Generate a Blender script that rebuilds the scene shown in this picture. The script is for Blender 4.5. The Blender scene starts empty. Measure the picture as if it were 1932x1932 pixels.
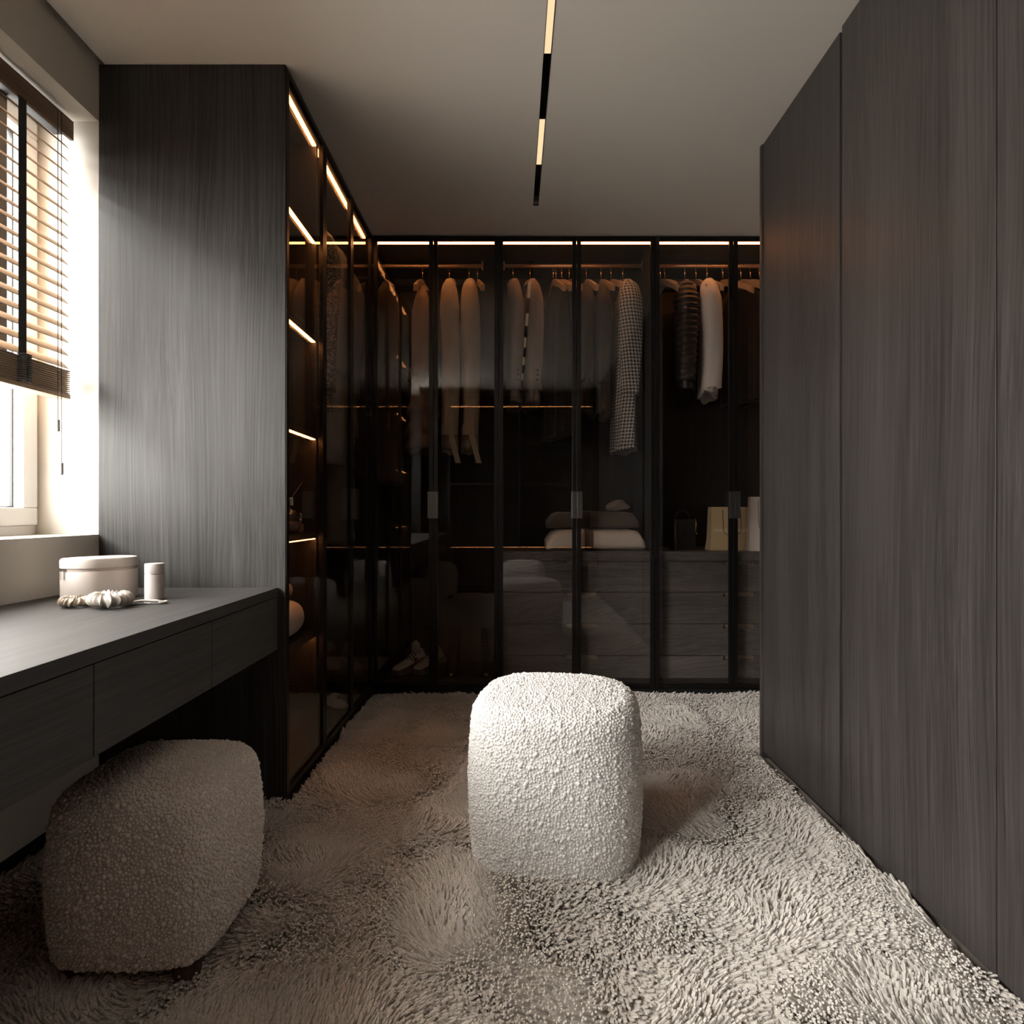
import bpy, bmesh, math, random
import numpy as np
from mathutils import Vector, Matrix

random.seed(7); rng = np.random.default_rng(7)
S = bpy.context.scene
COL = S.collection
PI = math.pi

# ------------------------------------------------------------------ camera, light, exposure
FPX, CAMZ = 1157.0, 1.07
cam = bpy.data.cameras.new('camera'); camo = bpy.data.objects.new('camera', cam); COL.objects.link(camo)
cam.sensor_width = 36.0; cam.lens = 36.0 * FPX / 1932.0; cam.clip_start = 0.02
camo.location = (0, 0, CAMZ); camo.rotation_euler = (PI / 2, 0, 0)
S.camera = camo
S.view_settings.view_transform = 'Standard'; S.view_settings.look = 'None'
S.view_settings.exposure = 0.72; S.view_settings.gamma = 1.0; S.view_settings.use_curve_mapping = False
S.cycles.use_denoising = True
S.cycles.max_bounces = 10; S.cycles.diffuse_bounces = 6; S.cycles.glossy_bounces = 5
S.cycles.transparent_max_bounces = 24; S.cycles.transmission_bounces = 8
S.cycles.sample_clamp_indirect = 6.0
S.cycles.caustics_reflective = False; S.cycles.caustics_refractive = False

W = bpy.data.worlds.new('world'); S.world = W; W.use_nodes = True
wbg = W.node_tree.nodes['Background']
wbg.inputs[0].default_value = (1.0, 0.97, 0.925, 1); wbg.inputs[1].default_value = 14.0

sun = bpy.data.lights.new('sun', 'SUN'); suno = bpy.data.objects.new('sun', sun); COL.objects.link(suno)
sun.energy = 2.0; sun.angle = math.radians(14); sun.color = (1.0, 0.97, 0.93)
SUN_DIR = Vector((1.0, 0.95, -0.66)).normalized()
suno.rotation_euler = SUN_DIR.to_track_quat('-Z', 'Y').to_euler(); suno.location = (-6, -4, 5)
# portal that only guides sampling of the sky through the window opening
pl = bpy.data.lights.new('window_portal', 'AREA'); pl.shape = 'RECTANGLE'; pl.size = 2.3; pl.size_y = 1.5
pl.cycles.is_portal = True
plo = bpy.data.objects.new('window_portal', pl); COL.objects.link(plo)
plo.location = (-1.80, 1.05, 1.72); plo.rotation_euler = (0, -PI / 2, 0)
plo2 = bpy.data.objects.new('window_portal', pl.copy()); COL.objects.link(plo2); plo2.data.size = 1.0; plo2.data.size_y = 1.5  # portal for the added window behind the viewpoint
plo2.location = (-1.80, -0.72, 1.72); plo2.rotation_euler = (0, -PI / 2, 0)

# ------------------------------------------------------------------ pixel helpers (photo px at a depth -> metres)
def PX(x, d): return (x - 966.0) / FPX * d
def PZ(y, d): return CAMZ + (966.0 - y) / FPX * d

# ------------------------------------------------------------------ materials
def newmat(name):
    m = bpy.data.materials.new(name); m.use_nodes = True
    nt = m.node_tree; b = nt.nodes['Principled BSDF']
    return m, nt, b
def plain(name, col, rough=0.5, metal=0.0, spec=0.5, bump=0.0, bscale=200, var=0.0, vscale=8, sheen=0.0, sss=0.0):
    m, nt, b = newmat(name)
    b.inputs['Base Color'].default_value = (*col, 1); b.inputs['Roughness'].default_value = rough
    b.inputs['Metallic'].default_value = metal; b.inputs['Specular IOR Level'].default_value = spec
    if sheen: b.inputs['Sheen Weight'].default_value = sheen
    tc = nt.nodes.new('ShaderNodeTexCoord')
    if var > 0:
        n = nt.nodes.new('ShaderNodeTexNoise'); n.inputs['Scale'].default_value = vscale; n.inputs['Detail'].default_value = 5
        r = nt.nodes.new('ShaderNodeValToRGB')
        r.color_ramp.elements[0].position = 0.3; r.color_ramp.elements[1].position = 0.7
        r.color_ramp.elements[0].color = (*[c * (1 - var) for c in col], 1)
        r.color_ramp.elements[1].color = (*[min(1, c * (1 + var)) for c in col], 1)
        nt.links.new(tc.outputs['Object'], n.inputs['Vector']); nt.links.new(n.outputs['Fac'], r.inputs['Fac'])
        nt.links.new(r.outputs['Color'], b.inputs['Base Color'])
    if bump > 0:
        n2 = nt.nodes.new('ShaderNodeTexNoise'); n2.inputs['Scale'].default_value = bscale; n2.inputs['Detail'].default_value = 3
        bp = nt.nodes.new('ShaderNodeBump'); bp.inputs['Strength'].default_value = bump; bp.inputs['Distance'].default_value = 0.002
        nt.links.new(tc.outputs['Object'], n2.inputs['Vector']); nt.links.new(n2.outputs['Fac'], bp.inputs['Height'])
        nt.links.new(bp.outputs['Normal'], b.inputs['Normal'])
    return m
def wood(name, axis, c1, c2, rough=0.45, fine=170.0, coarse=14.0, bump=0.15, spec=0.4, figure=0.10, off=(0, 0, 0)):
    """straight grained veneer, grain running along AXIS (0,1,2)"""
    m, nt, b = newmat(name); N = nt.nodes; L = nt.links
    tc = N.new('ShaderNodeTexCoord')
    # slow warp so the grain wanders
    mpw = N.new('ShaderNodeMapping'); sc = [2.2, 2.2, 2.2]; sc[axis] = 0.55; mpw.inputs['Scale'].default_value = sc
    mpw.inputs['Location'].default_value = off
    nw = N.new('ShaderNodeTexNoise'); nw.inputs['Scale'].default_value = 1.0; nw.inputs['Detail'].default_value = 1.5
    L.new(tc.outputs['Object'], mpw.inputs['Vector']); L.new(mpw.outputs['Vector'], nw.inputs['Vector'])
    wv = N.new('ShaderNodeVectorMath'); wv.operation = 'SCALE'; wv.inputs['Scale'].default_value = figure
    L.new(nw.outputs['Color'], wv.inputs[0])
    add = N.new('ShaderNodeVectorMath'); add.operation = 'ADD'
    L.new(tc.outputs['Object'], add.inputs[0]); L.new(wv.outputs['Vector'], add.inputs[1])
    def grain(scale, along, det):
        mp = N.new('ShaderNodeMapping'); s = [scale] * 3; s[axis] = along; mp.inputs['Scale'].default_value = s
        mp.inputs['Location'].default_value = off
        n = N.new('ShaderNodeTexNoise'); n.inputs['Scale'].default_value = 1.0; n.inputs['Detail'].default_value = det
        n.inputs['Roughness'].default_value = 0.6
        L.new(add.outputs['Vector'], mp.inputs['Vector']); L.new(mp.outputs['Vector'], n.inputs['Vector'])
        return n
    a = grain(fine, 1.6, 3); c = grain(coarse, 0.35, 3); p = grain(fine * 3.2, 9.0, 1)
    m1 = N.new('ShaderNodeMath'); m1.operation = 'MULTIPLY_ADD'; m1.inputs[1].default_value = 0.55
    L.new(a.outputs['Fac'], m1.inputs[0])
    m2 = N.new('ShaderNodeMath'); m2.operation = 'MULTIPLY'; m2.inputs[1].default_value = 0.30
    L.new(c.outputs['Fac'], m2.inputs[0]); 
    m3 = N.new('ShaderNodeMath'); m3.operation = 'MULTIPLY_ADD'; m3.inputs[1].default_value = 0.15
    L.new(p.outputs['Fac'], m3.inputs[0]); L.new(m2.outputs[0], m3.inputs[2]); L.new(m3.outputs[0], m1.inputs[2])
    r = N.new('ShaderNodeValToRGB'); r.color_ramp.elements[0].position = 0.36; r.color_ramp.elements[1].position = 0.64
    r.color_ramp.elements[0].color = (*c1, 1); r.color_ramp.elements[1].color = (*c2, 1)
    L.new(m1.outputs[0], r.inputs['Fac']); L.new(r.outputs['Color'], b.inputs['Base Color'])
    bp = N.new('ShaderNodeBump'); bp.inputs['Strength'].default_value = bump; bp.inputs['Distance'].default_value = 0.001
    L.new(m1.outputs[0], bp.inputs['Height']); L.new(bp.outputs['Normal'], b.inputs['Normal'])
    b.inputs['Roughness'].default_value = rough; b.inputs['Specular IOR Level'].default_value = spec
    return m
def glassmat(name, tint, ior=1.5, rough=0.0):
    m, nt, b = newmat(name); N = nt.nodes; L = nt.links; N.remove(b)
    t = N.new('ShaderNodeBsdfTransparent'); t.inputs[0].default_value = (*tint, 1)
    g = N.new('ShaderNodeBsdfGlossy'); g.inputs['Roughness'].default_value = rough; g.inputs['Color'].default_value = (1, 1, 1, 1)
    f = N.new('ShaderNodeFresnel'); gm = N.new('ShaderNodeNewGeometry')
    mr = N.new('ShaderNodeMapRange'); mr.inputs['To Min'].default_value = ior; mr.inputs['To Max'].default_value = 1 / ior
    L.new(gm.outputs['Backfacing'], mr.inputs['Value']); L.new(mr.outputs[0], f.inputs['IOR'])   # same reflectance from both faces of the pane
    mx = N.new('ShaderNodeMixShader'); L.new(f.outputs[0], mx.inputs[0]); L.new(t.outputs[0], mx.inputs[1]); L.new(g.outputs[0], mx.inputs[2])
    L.new(mx.outputs[0], N['Material Output'].inputs['Surface'])
    return m
def emit(name, col, strength):
    m, nt, b = newmat(name); N = nt.nodes; N.remove(b)
    e = N.new('ShaderNodeEmission'); e.inputs[0].default_value = (*col, 1); e.inputs[1].default_value = strength
    nt.links.new(e.outputs[0], N['Material Output'].inputs['Surface'])
    return m
def cloth(name, col, rough=0.85, kind=None, col2=None, sheen=0.15):
    """fabric; kinds: hound, dots, net, sequin, weave - patterns follow the UVs (metres)"""
    m, nt, b = newmat(name); N = nt.nodes; L = nt.links
    b.inputs['Base Color'].default_value = (*col, 1); b.inputs['Roughness'].default_value = rough
    b.inputs['Sheen Weight'].default_value = sheen; b.inputs['Specular IOR Level'].default_value = 0.25
    uv = N.new('ShaderNodeTexCoord')
    def math_(op, a, bb=None, c=None):
        n = N.new('ShaderNodeMath'); n.operation = op
        for i, v in enumerate((a, bb, c)):
            if v is None: continue
            if isinstance(v, (int, float)): n.inputs[i].default_value = v
            else: L.new(v, n.inputs[i])
        return n.outputs[0]
    def mix(fac):
        r = N.new('ShaderNodeMix'); r.data_type = 'RGBA'
        L.new(fac, r.inputs['Factor']); r.inputs['A'].default_value = (*col, 1); r.inputs['B'].default_value = (*col2, 1)
        L.new(r.outputs['Result'], b.inputs['Base Color'])
    if kind == 'hound':
        sp = N.new('ShaderNodeSeparateXYZ'); L.new(uv.outputs['UV'], sp.inputs[0])
        k = 8 / 0.0205
        i = math_('FLOOR', math_('MULTIPLY', sp.outputs[0], k)); j = math_('FLOOR', math_('MULTIPLY', sp.outputs[1], k))
        s = math_('LESS_THAN', math_('FLOORED_MODULO', math_('ADD', i, j), 4), 2)
        wi = math_('LESS_THAN', math_('FLOORED_MODULO', i, 8), 4); wj = math_('LESS_THAN', math_('FLOORED_MODULO', j, 8), 4)
        f = math_('ADD', math_('MULTIPLY', s, wi), math_('MULTIPLY', math_('SUBTRACT', 1, s), wj))
        mix(f)
    elif kind == 'dots':
        v = N.new('ShaderNodeTexVoronoi'); v.inputs['Scale'].default_value = 95; v.inputs['Randomness'].default_value = 0.1
        L.new(uv.outputs['UV'], v.inputs['Vector']); mix(math_('LESS_THAN', v.outputs['Distance'], 0.33))
    elif kind == 'net':
        sp = N.new('ShaderNodeSeparateXYZ'); L.new(uv.outputs['UV'], sp.inputs[0])
        a1 = math_('SINE', math_('MULTIPLY', math_('ADD', sp.outputs[0], sp.outputs[1]), 500))
        a2 = math_('SINE', math_('MULTIPLY', math_('SUBTRACT', sp.outputs[0], sp.outputs[1]), 500))
        mix(math_('GREATER_THAN', math_('MAXIMUM', a1, a2), 0.55))
    elif kind == 'sequin':
        v = N.new('ShaderNodeTexVoronoi'); v.inputs['Scale'].default_value = 190
        L.new(uv.outputs['UV'], v.inputs['Vector'])
        sp = N.new('ShaderNodeSeparateColor'); L.new(v.outputs['Color'], sp.inputs[0]); mix(math_('GREATER_THAN', sp.outputs[0], 0.55))
        bp = N.new('ShaderNodeBump'); bp.inputs['Strength'].default_value = 0.8; bp.inputs['Distance'].default_value = 0.003
        L.new(sp.outputs[1], bp.inputs['Height']); L.new(bp.outputs['Normal'], b.inputs['Normal'])
        b.inputs['Metallic'].default_value = 0.4; b.inputs['Roughness'].default_value = 0.35
    else:
        v = N.new('ShaderNodeTexNoise'); v.inputs['Scale'].default_value = 400
        L.new(uv.outputs['Object'], v.inputs['Vector'])
        bp = N.new('ShaderNodeBump'); bp.inputs['Strength'].default_value = 0.2; bp.inputs['Distance'].default_value = 0.001
        L.new(v.outputs['Fac'], bp.inputs['Height']); L.new(bp.outputs['Normal'], b.inputs['Normal'])
    return m

M = {}
M['wall'] = plain('wall_paint', (0.64, 0.60, 0.54), 0.8, bump=0.05)
M['ceiling'] = plain('ceiling_paint', (0.74, 0.69, 0.62), 0.85, bump=0.03)
D1, D2 = (0.0135, 0.0122, 0.0115), (0.056, 0.0525, 0.050)
M['wood_v'] = wood('smoked_veneer_vertical', 2, D1, D2, 0.48, spec=0.3)
M['wood_v2'] = wood('smoked_veneer_doors', 2, (0.021, 0.0182, 0.017), (0.069, 0.0605, 0.057), 0.42, off=(5, 2, 1))
M['wood_y'] = wood('smoked_veneer_lengthwise', 1, (0.028, 0.026, 0.0245), (0.062, 0.058, 0.055), 0.60, off=(1, 7, 3))
M['wood_x'] = wood('smoked_veneer_crosswise', 0, (0.062, 0.059, 0.061), (0.178, 0.170, 0.174), 0.5, off=(3, 3, 9), figure=0.5)
M['inside'] = wood('wardrobe_lining', 2, (0.012, 0.0105, 0.010), (0.026, 0.022, 0.021), 0.5, off=(9, 1, 4))
M['frame'] = plain('bronze_black_metal', (0.03, 0.027, 0.026), 0.32, 0.85)
M['black'] = plain('black_metal', (0.008, 0.008, 0.008), 0.45, 0.0)
M['handle'] = plain('dark_nickel', (0.16, 0.155, 0.15), 0.33, 0.9)
M['rail'] = plain('copper_rail', (0.90, 0.66, 0.48), 0.5, 1.0)
M['gold'] = plain('brass', (0.85, 0.58, 0.30), 0.25, 1.0)
M['glass'] = glassmat('smoked_glass', (0.90, 0.875, 0.85), 1.5)
M['clear'] = glassmat('window_glass', (0.97, 0.98, 0.98), 1.45)
M['led'] = emit('warm_led', (1.0, 0.38, 0.115), 11.5)
M['lamp'] = emit('warm_diffuser', (0.70, 0.47, 0.27), 1.0)
M['pvc'] = plain('white_pvc', (0.80, 0.78, 0.76), 0.4)
M['slat'] = wood('oak_slat', 1, (0.32, 0.215, 0.14), (0.54, 0.39, 0.26), 0.55, 120, 10, 0.05)
M['valance'] = wood('oak_valance', 1, (0.13, 0.078, 0.05), (0.24, 0.15, 0.095), 0.5, 120, 10, 0.08)
M['tape'] = plain('grey_tape', (0.035, 0.033, 0.032), 0.9, bump=0.2, bscale=900)
M['pull'] = plain('grey_pull', (0.22, 0.21, 0.20), 0.5)
M['boucle'] = plain('boucle_cream', (0.72, 0.70, 0.68), 0.95, spec=0.15, var=0.04, vscale=60, sheen=0.2)
M['boucle2'] = plain('boucle_greige', (0.68, 0.63, 0.59), 0.95, spec=0.15, var=0.10, vscale=60, sheen=0.2)
M['foot'] = wood('walnut_foot', 2, (0.04, 0.022, 0.016), (0.10, 0.055, 0.04), 0.4)
M['pile'] = plain('carpet_pile', (0.63, 0.585, 0.54), 0.9, spec=0.1, var=0.10, vscale=2.2, sheen=0.1)
for key, sc_, v_ in (('pile', 170.0, .16), ('boucle', 210.0, .07), ('boucle2', 210.0, .12)):
    # every yarn end and loop takes its own slightly different tone of cream
    nt = M[key].node_tree; b_ = nt.nodes['Principled BSDF']; src = b_.inputs['Base Color'].links[0].from_socket
    g_ = nt.nodes.new('ShaderNodeNewGeometry'); n_ = nt.nodes.new('ShaderNodeTexNoise'); n_.inputs['Scale'].default_value = sc_; n_.inputs['Detail'].default_value = 1
    mr_ = nt.nodes.new('ShaderNodeMapRange'); mr_.inputs['From Min'].default_value = .3; mr_.inputs['From Max'].default_value = .7
    mr_.inputs['To Min'].default_value = 1 - v_; mr_.inputs['To Max'].default_value = 1 + v_ * .6
    vm = nt.nodes.new('ShaderNodeVectorMath'); vm.operation = 'SCALE'
    nt.links.new(g_.outputs['Position'], n_.inputs['Vector']); nt.links.new(n_.outputs['Fac'], mr_.inputs['Value'])
    nt.links.new(src, vm.inputs[0]); nt.links.new(mr_.outputs[0], vm.inputs['Scale']); nt.links.new(vm.outputs['Vector'], b_.inputs['Base Color'])
M['pile_base'] = plain('carpet_backing', (0.30, 0.25, 0.21), 0.95)
M['hanger'] = wood('beech_hanger', 1, (0.30, 0.235, 0.18), (0.42, 0.34, 0.27), 0.5)
M['leatherette'] = plain('cream_leather', (0.66, 0.59, 0.54), 0.45, bump=0.15, bscale=700)
M['leather_edge'] = plain('taupe_piping', (0.50, 0.42, 0.37), 0.5)
M['satin_w'] = plain('ivory_satin', (0.70, 0.65, 0.59), 0.30, sheen=0.4)
M['satin_b'] = plain('champagne_satin', (0.40, 0.31, 0.23), 0.30, sheen=0.4)
M['jar'] = plain('blush_lacquer', (0.60, 0.54, 0.52), 0.35)
M['silver'] = plain('silver', (0.7, 0.7, 0.7), 0.25, 1.0)
M['pearl'] = plain('pearl', (0.82, 0.78, 0.74), 0.25)
M['perfume'] = glassmat('perfume_glass', (0.86, 0.80, 0.76), 1.5)
M['amber'] = plain('rose_liquid', (0.30, 0.16, 0.13), 0.15)
M['kraft'] = plain('gold_paper', (0.56, 0.44, 0.27), 0.5)
M['white_paper'] = plain('white_paper', (0.85, 0.82, 0.82), 0.6)
M['black_leather'] = plain('black_leather', (0.014, 0.014, 0.015), 0.35, bump=0.1)
M['shoe_white'] = plain('white_sneaker', (0.62, 0.60, 0.60), 0.5)
M['sole'] = plain('rubber_sole', (0.20, 0.16, 0.14), 0.7)
M['lace'] = plain('black_lace', (0.01, 0.01, 0.01), 0.8)
M['grip'] = plain('bronze_grip', (0.30, 0.25, 0.22), .5, .3)
M['boot'] = plain('matt_black_leather', (0.004, 0.004, 0.004), 0.7, spec=0.1)
M['red'] = plain('red_tab', (0.35, 0.03, 0.02), 0.6)

# ------------------------------------------------------------------ mesh helpers
class MB:
    """collects vertices and faces and links them as one mesh object"""
    def __init__(s): s.v = []; s.f = []; s.uv = {}; s.smooth = False
    def box(s, x0, x1, y0, y1, z0, z1):
        if x0 > x1: x0, x1 = x1, x0
        if y0 > y1: y0, y1 = y1, y0
        if z0 > z1: z0, z1 = z1, z0
        b = len(s.v)
        s.v += [(x0, y0, z0), (x1, y0, z0), (x1, y1, z0), (x0, y1, z0), (x0, y0, z1), (x1, y0, z1), (x1, y1, z1), (x0, y1, z1)]
        s.f += [[b + i for i in q] for q in ((0, 3, 2, 1), (4, 5, 6, 7), (0, 1, 5, 4), (1, 2, 6, 5), (2, 3, 7, 6), (3, 0, 4, 7))]
        return s
    def rings(s, rings, cap0=True, cap1=True, closed=True):
        """loft equal-length rings of points"""
        b = len(s.v); n = len(rings[0])
        for r in rings: s.v += [tuple(p) for p in r]
        vlen = 0.0
        for k in range(len(rings) - 1):
            a, c = rings[k], rings[k + 1]
            dv = math.dist(a[0], c[0]); u = 0.0
            for i in range(n if closed else n - 1):
                j = (i + 1) % n; du = math.dist(a[i], a[j])
                s.uv[len(s.f)] = [(u, vlen), (u + du, vlen), (u + du, vlen + dv), (u, vlen + dv)]
                s.f.append([b + k * n + i, b + k * n + j, b + (k + 1) * n + j, b + (k + 1) * n + i]); u += du
            vlen += dv
        if cap0: s.f.append([b + i for i in range(n)][::-1])
        if cap1: s.f.append([b + (len(rings) - 1) * n + i for i in range(n)])
        return s
    def tube(s, path, rad, n=8, cap=True):
        path = [Vector(p) for p in path]; R = []
        rad = rad if isinstance(rad, (list, tuple)) else [rad] * len(path)
        for i, p in enumerate(path):
            d = (path[min(i + 1, len(path) - 1)] - path[max(i - 1, 0)]).normalized()
            up = Vector((0, 0, 1)) if abs(d.z) < 0.9 else Vector((0, 1, 0))
            a = d.cross(up).normalized(); b2 = a.cross(d).normalized()
            R.append([p + a * math.cos(t) * rad[i] + b2 * math.sin(t) * rad[i] for t in [2 * PI * k / n for k in range(n)]])
        return s.rings(R, cap, cap)
    def lathe(s, prof, n=24, c=(0, 0, 0)):
        return s.rings([[(c[0] + r * math.cos(2 * PI * k / n), c[1] + r * math.sin(2 * PI * k / n), c[2] + z) for k in range(n)] for r, z in prof])
    def mesh(s, name, bevel=0.0, recalc=True):
        me = bpy.data.meshes.new(name); me.from_pydata(s.v, [], s.f); me.update()
        if s.uv:
            l = me.uv_layers.new(name='UVMap')
            for fi, co in s.uv.items():
                p = me.polygons[fi]
                for k, li in enumerate(p.loop_indices):
                    if k < len(co): l.data[li].uv = co[k]
        bm = bmesh.new(); bm.from_mesh(me)
        if recalc: bmesh.ops.recalc_face_normals(bm, faces=bm.faces)
        if bevel > 0: bmesh.ops.bevel(bm, geom=list(bm.edges), offset=bevel, segments=2, affect='EDGES', profile=0.6)
        bm.to_mesh(me); bm.free()
        return me
    def build(s, name, mat, parent=None, bevel=0.0, smooth=False):
        me = s.mesh(name, bevel)
        if mat: me.materials.append(mat)
        if smooth:
            me.polygons.foreach_set('use_smooth', [True] * len(me.polygons))
        return link(name, me, parent)
def link(name, me, parent=None):
    o = bpy.data.objects.new(name, me); COL.objects.link(o)
    if parent is not None: o.parent = parent
    return o
def inst(name, me, parent, loc=(0, 0, 0), rot=(0, 0, 0), scale=(1, 1, 1)):
    o = link(name, me, parent); o.location = loc; o.rotation_euler = rot; o.scale = scale; return o
def autosmooth(o, ang=40):
    me = o.data; me.polygons.foreach_set('use_smooth', [True] * len(me.polygons))
    try: me.set_sharp_from_angle(angle=math.radians(ang))
    except Exception: pass
    return o
def box(name, mat, parent, *b, bevel=0.0015): return MB().box(*b).build(name, mat, parent, bevel)
def tag(o, label, cat, group=None, kind=None):
    o['label'] = label; o['category'] = cat
    if group: o['group'] = group
    if kind: o['kind'] = kind
    return o
def thing(name, label, cat, loc=(0, 0, 0), rz=0.0, group=None):
    o = bpy.data.objects.new(name, None); COL.objects.link(o); o.empty_display_size = 0.05
    o.location = loc; o.rotation_euler = (0, 0, rz); return tag(o, label, cat, group)
def structure(name, mb, mat, label=None, bevel=0.0):
    o = mb.build(name, mat, None, bevel); o['kind'] = 'structure'
    if label: o['label'] = label
    return o
def copy_tree(o, parent=None):
    c = o.copy(); COL.objects.link(c); c.parent = parent
    for ch in [x for x in bpy.data.objects if x.parent == o and x != c]: copy_tree(ch, c)
    return c

# ------------------------------------------------------------------ dimensions
XL, XR = -1.476, 1.70          # left wall face, right wall face
YB, YR = 4.16, -1.35           # wall behind the glass wardrobe, wall behind the camera
HC = 2.67                      # ceiling
YP = 2.19                      # end panel of the left wardrobe / far window jamb
XF = -0.805                    # front of the left wardrobe
YF = 3.54                      # front of the far wardrobe
XW = 1.084                     # front of the right wardrobe
YW = 2.685                     # its far end
WY0 = -0.10                    # near end of the window opening
W_ADD = (-1.20, -0.30)            # unseen window added behind the viewpoint to let in more daylight
SILL, HEAD = 0.99, 2.465
XO = -1.86                     # outside face of the window wall

# ------------------------------------------------------------------ room shell
structure('floor', MB().box(XO, XR + .1, YR - .1, YB + .1, -0.1, 0.0), plain('screed', (0.25, 0.22, 0.19), 0.9), 'flat floor below the wall-to-wall carpet')
TX0, TX1, TY0, TY1 = 0.110, 0.138, -0.9, 3.20
c = MB()
for b in ((-1.456, TX0, YR, YB), (TX1, XR, YR, YB), (TX0, TX1, YR, TY0), (TX0, TX1, TY1, YB)): c.box(*b, HC, HC + .06)
structure('ceiling', c, M['ceiling'], 'smooth warm grey ceiling with a slim black light slot')
structure('wall_ceiling', MB().box(XO, XR + .1, YR - .1, YB + .1, HC + .06, HC + .16), M['black']).name = 'ceiling_slab'
c = MB()
c.box(XO, XL, YR, YB, 0.058, SILL).box(XO, XL, YR, YB, HEAD, HC + .06).box(XO, XL, YP, YB, SILL, HEAD).box(XO, XL, W_ADD[1], WY0, SILL, HEAD).box(XO, XL, YR, W_ADD[0], SILL, HEAD).box(XO, XL - .012, YR, YB, 0, .058)
structure('wall_left', c, M['wall'], 'warm white wall with the deep window recess')
structure('baseboard_left', MB().box(XL - .011, XL - .004, YR, YP, 0.0, .056), M['black'], 'thin black shadow gap at the foot of the window wall')
structure('wall_back', MB().box(XO, XR + .1, YB, YB + .1, 0, HC + .06), M['wall'])
structure('wall_right', MB().box(XR, XR + .1, YR, YB, 0, HC + .06), M['wall'])
structure('wall_rear', MB().box(XO, XR + .1, YR - .1, YR, 0, HC + .06), M['wall'])

# ------------------------------------------------------------------ window
def wframe(y0, y1, z0, z1, x0, x1, wd, mb):
    mb.box(x0, x1, y0, y1, z0, z0 + wd).box(x0, x1, y0, y1, z1 - wd, z1).box(x0, x1, y0, y0 + wd, z0 + wd, z1 - wd).box(x0, x1, y1 - wd, y1, z0 + wd, z1 - wd)
def window(name, label, ya, yb, mids):
    win = bpy.data.objects.new(name, None); COL.objects.link(win); win['kind'] = 'structure'
    win['label'] = label; win.location = (-1.70, yb, SILL)
    def put(mb, nm, mat, bevel=0.0):
        mb.v = [(x + 1.70, y - yb, z - SILL) for x, y, z in mb.v]; return mb.build(nm, mat, win, bevel)
    mb = MB(); wframe(ya, yb, SILL, HEAD, -1.775, -1.70, .032, mb)
    for ym in mids: mb.box(-1.775, -1.70, ym - .03, ym + .03, SILL + .03, HEAD - .03)
    put(mb, 'window_frame', M['pvc'], .002)
    ed = [ya + .006] + [v for ym in mids for v in (ym, ym)] + [yb - .002]
    for y0, y1 in zip(ed[::2], ed[1::2]):
        y0 += .012; y1 -= .012
        mb = MB(); wframe(y0, y1, SILL + .034, HEAD - .02, -1.765, -1.682, .062, mb); put(mb, 'sash', M['pvc'], .006)
        mb = MB(); wframe(y0 + .058, y1 - .058, SILL + .092, HEAD - .078, -1.735, -1.720, .008, mb); put(mb, 'gasket', M['black'])
        put(MB().box(-1.732, -1.724, y0 + .064, y1 - .064, SILL + .098, HEAD - .084), 'pane', M['clear'])
window('window_1', 'white framed window above the sill behind the wooden blind', WY0, YP, [1.03])
window('window_added', 'unseen white framed window added behind the viewpoint for more daylight', W_ADD[0], W_ADD[1], [])

# ------------------------------------------------------------------ wooden blind
bl = thing('wooden_blind', 'oak slatted blind half lowered in the window with black ladder tapes', 'blind', (-1.57, 1.05, 1.464))
BX, BY, BZ = bl.location
def bb(name, mat, *b, bevel=0.001):
    mb = MB().box(*b); mb.v = [(x - BX, y - BY, z - BZ) for x, y, z in mb.v]
    return mb.build(name, mat, bl, bevel)
by0, by1 = -0.07, 2.145
o = bb('valance', M['valance'], -1.552, -1.540, by0 - .01, 2.155, 2.374, 2.440); o['label'] = 'dark oak valance board'
o = bb('head_rail', M['tape'], -1.604, -1.556, by0, 2.148, 2.392, 2.432); o['label'] = 'dark metal head rail'
wv, hv = .040, .034                       # the slat tilts: its window edge stands higher
sl = MB(); k = 6
R = []
for e in (0, 1):
    pass
top = []; 
for i in range(k + 1):
    t = i / k; x = .020 - wv * t; z = hv * t + .0035 * math.sin(PI * t)
    top.append((x, z))
L_ = (by1 - by0) / 2
ring = [(x, z + .0012) for x, z in top] + [(x, z - .0012) for x, z in reversed(top)]
sl.rings([[(x, -L_, z) for x, z in ring], [(x, L_, z) for x, z in ring]])
slme = sl.mesh('slat'); slme.materials.append(M['slat'])
nsl = 18
for i in range(nsl):
    inst('slat', slme, bl, (0, (by0 + by1) / 2 - BY, 2.340 - i * .0453 - BZ))
fl = MB().box(-.025, .025, -L_, L_, -.0021, .0021).mesh('stacked_slat', .0006); fl.materials.append(M['slat'])
for i in range(12):
    inst('slat', fl, bl, (random.uniform(-.0015, .0015), (by0 + by1) / 2 - BY + random.uniform(-.001, .001), .016 + i * .0070 + .0036))
bb('bottom_rail', M['slat'], -1.596, -1.544, by0, by1, 1.464, 1.480)
for yy in (0.25, 1.05, 1.93):
    mb = MB()
    for xx, wdt in ((-1.541, .0008), (-1.603, .0008)):
        mb.box(xx, xx + wdt, yy - .016, yy + .016, 1.56, 2.40)
    mb.v = [(x - BX, y - BY, z - BZ) for x, y, z in mb.v]; mb.build('ladder_tape', M['tape'], bl)
    mb = MB().box(-1.572, -1.571, yy + .03, yy + .0315, 1.56, 2.40)
    mb.v = [(x - BX, y - BY, z - BZ) for x, y, z in mb.v]; mb.build('lift_cord', M['tape'], bl)
    mb = MB()
    for i in range(13):
        z = .016 + i * .007
        mb.tube([(-.018 + .045, yy - BY - .018, z), (.045, yy - BY - .006, z + .002), (.048, yy - BY + .012, z + .001), (.028, yy - BY + .02, z + .003)], .0022, 6)
    mb.build('folded_tape', M['tape'], bl)
pc = MB()
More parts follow.
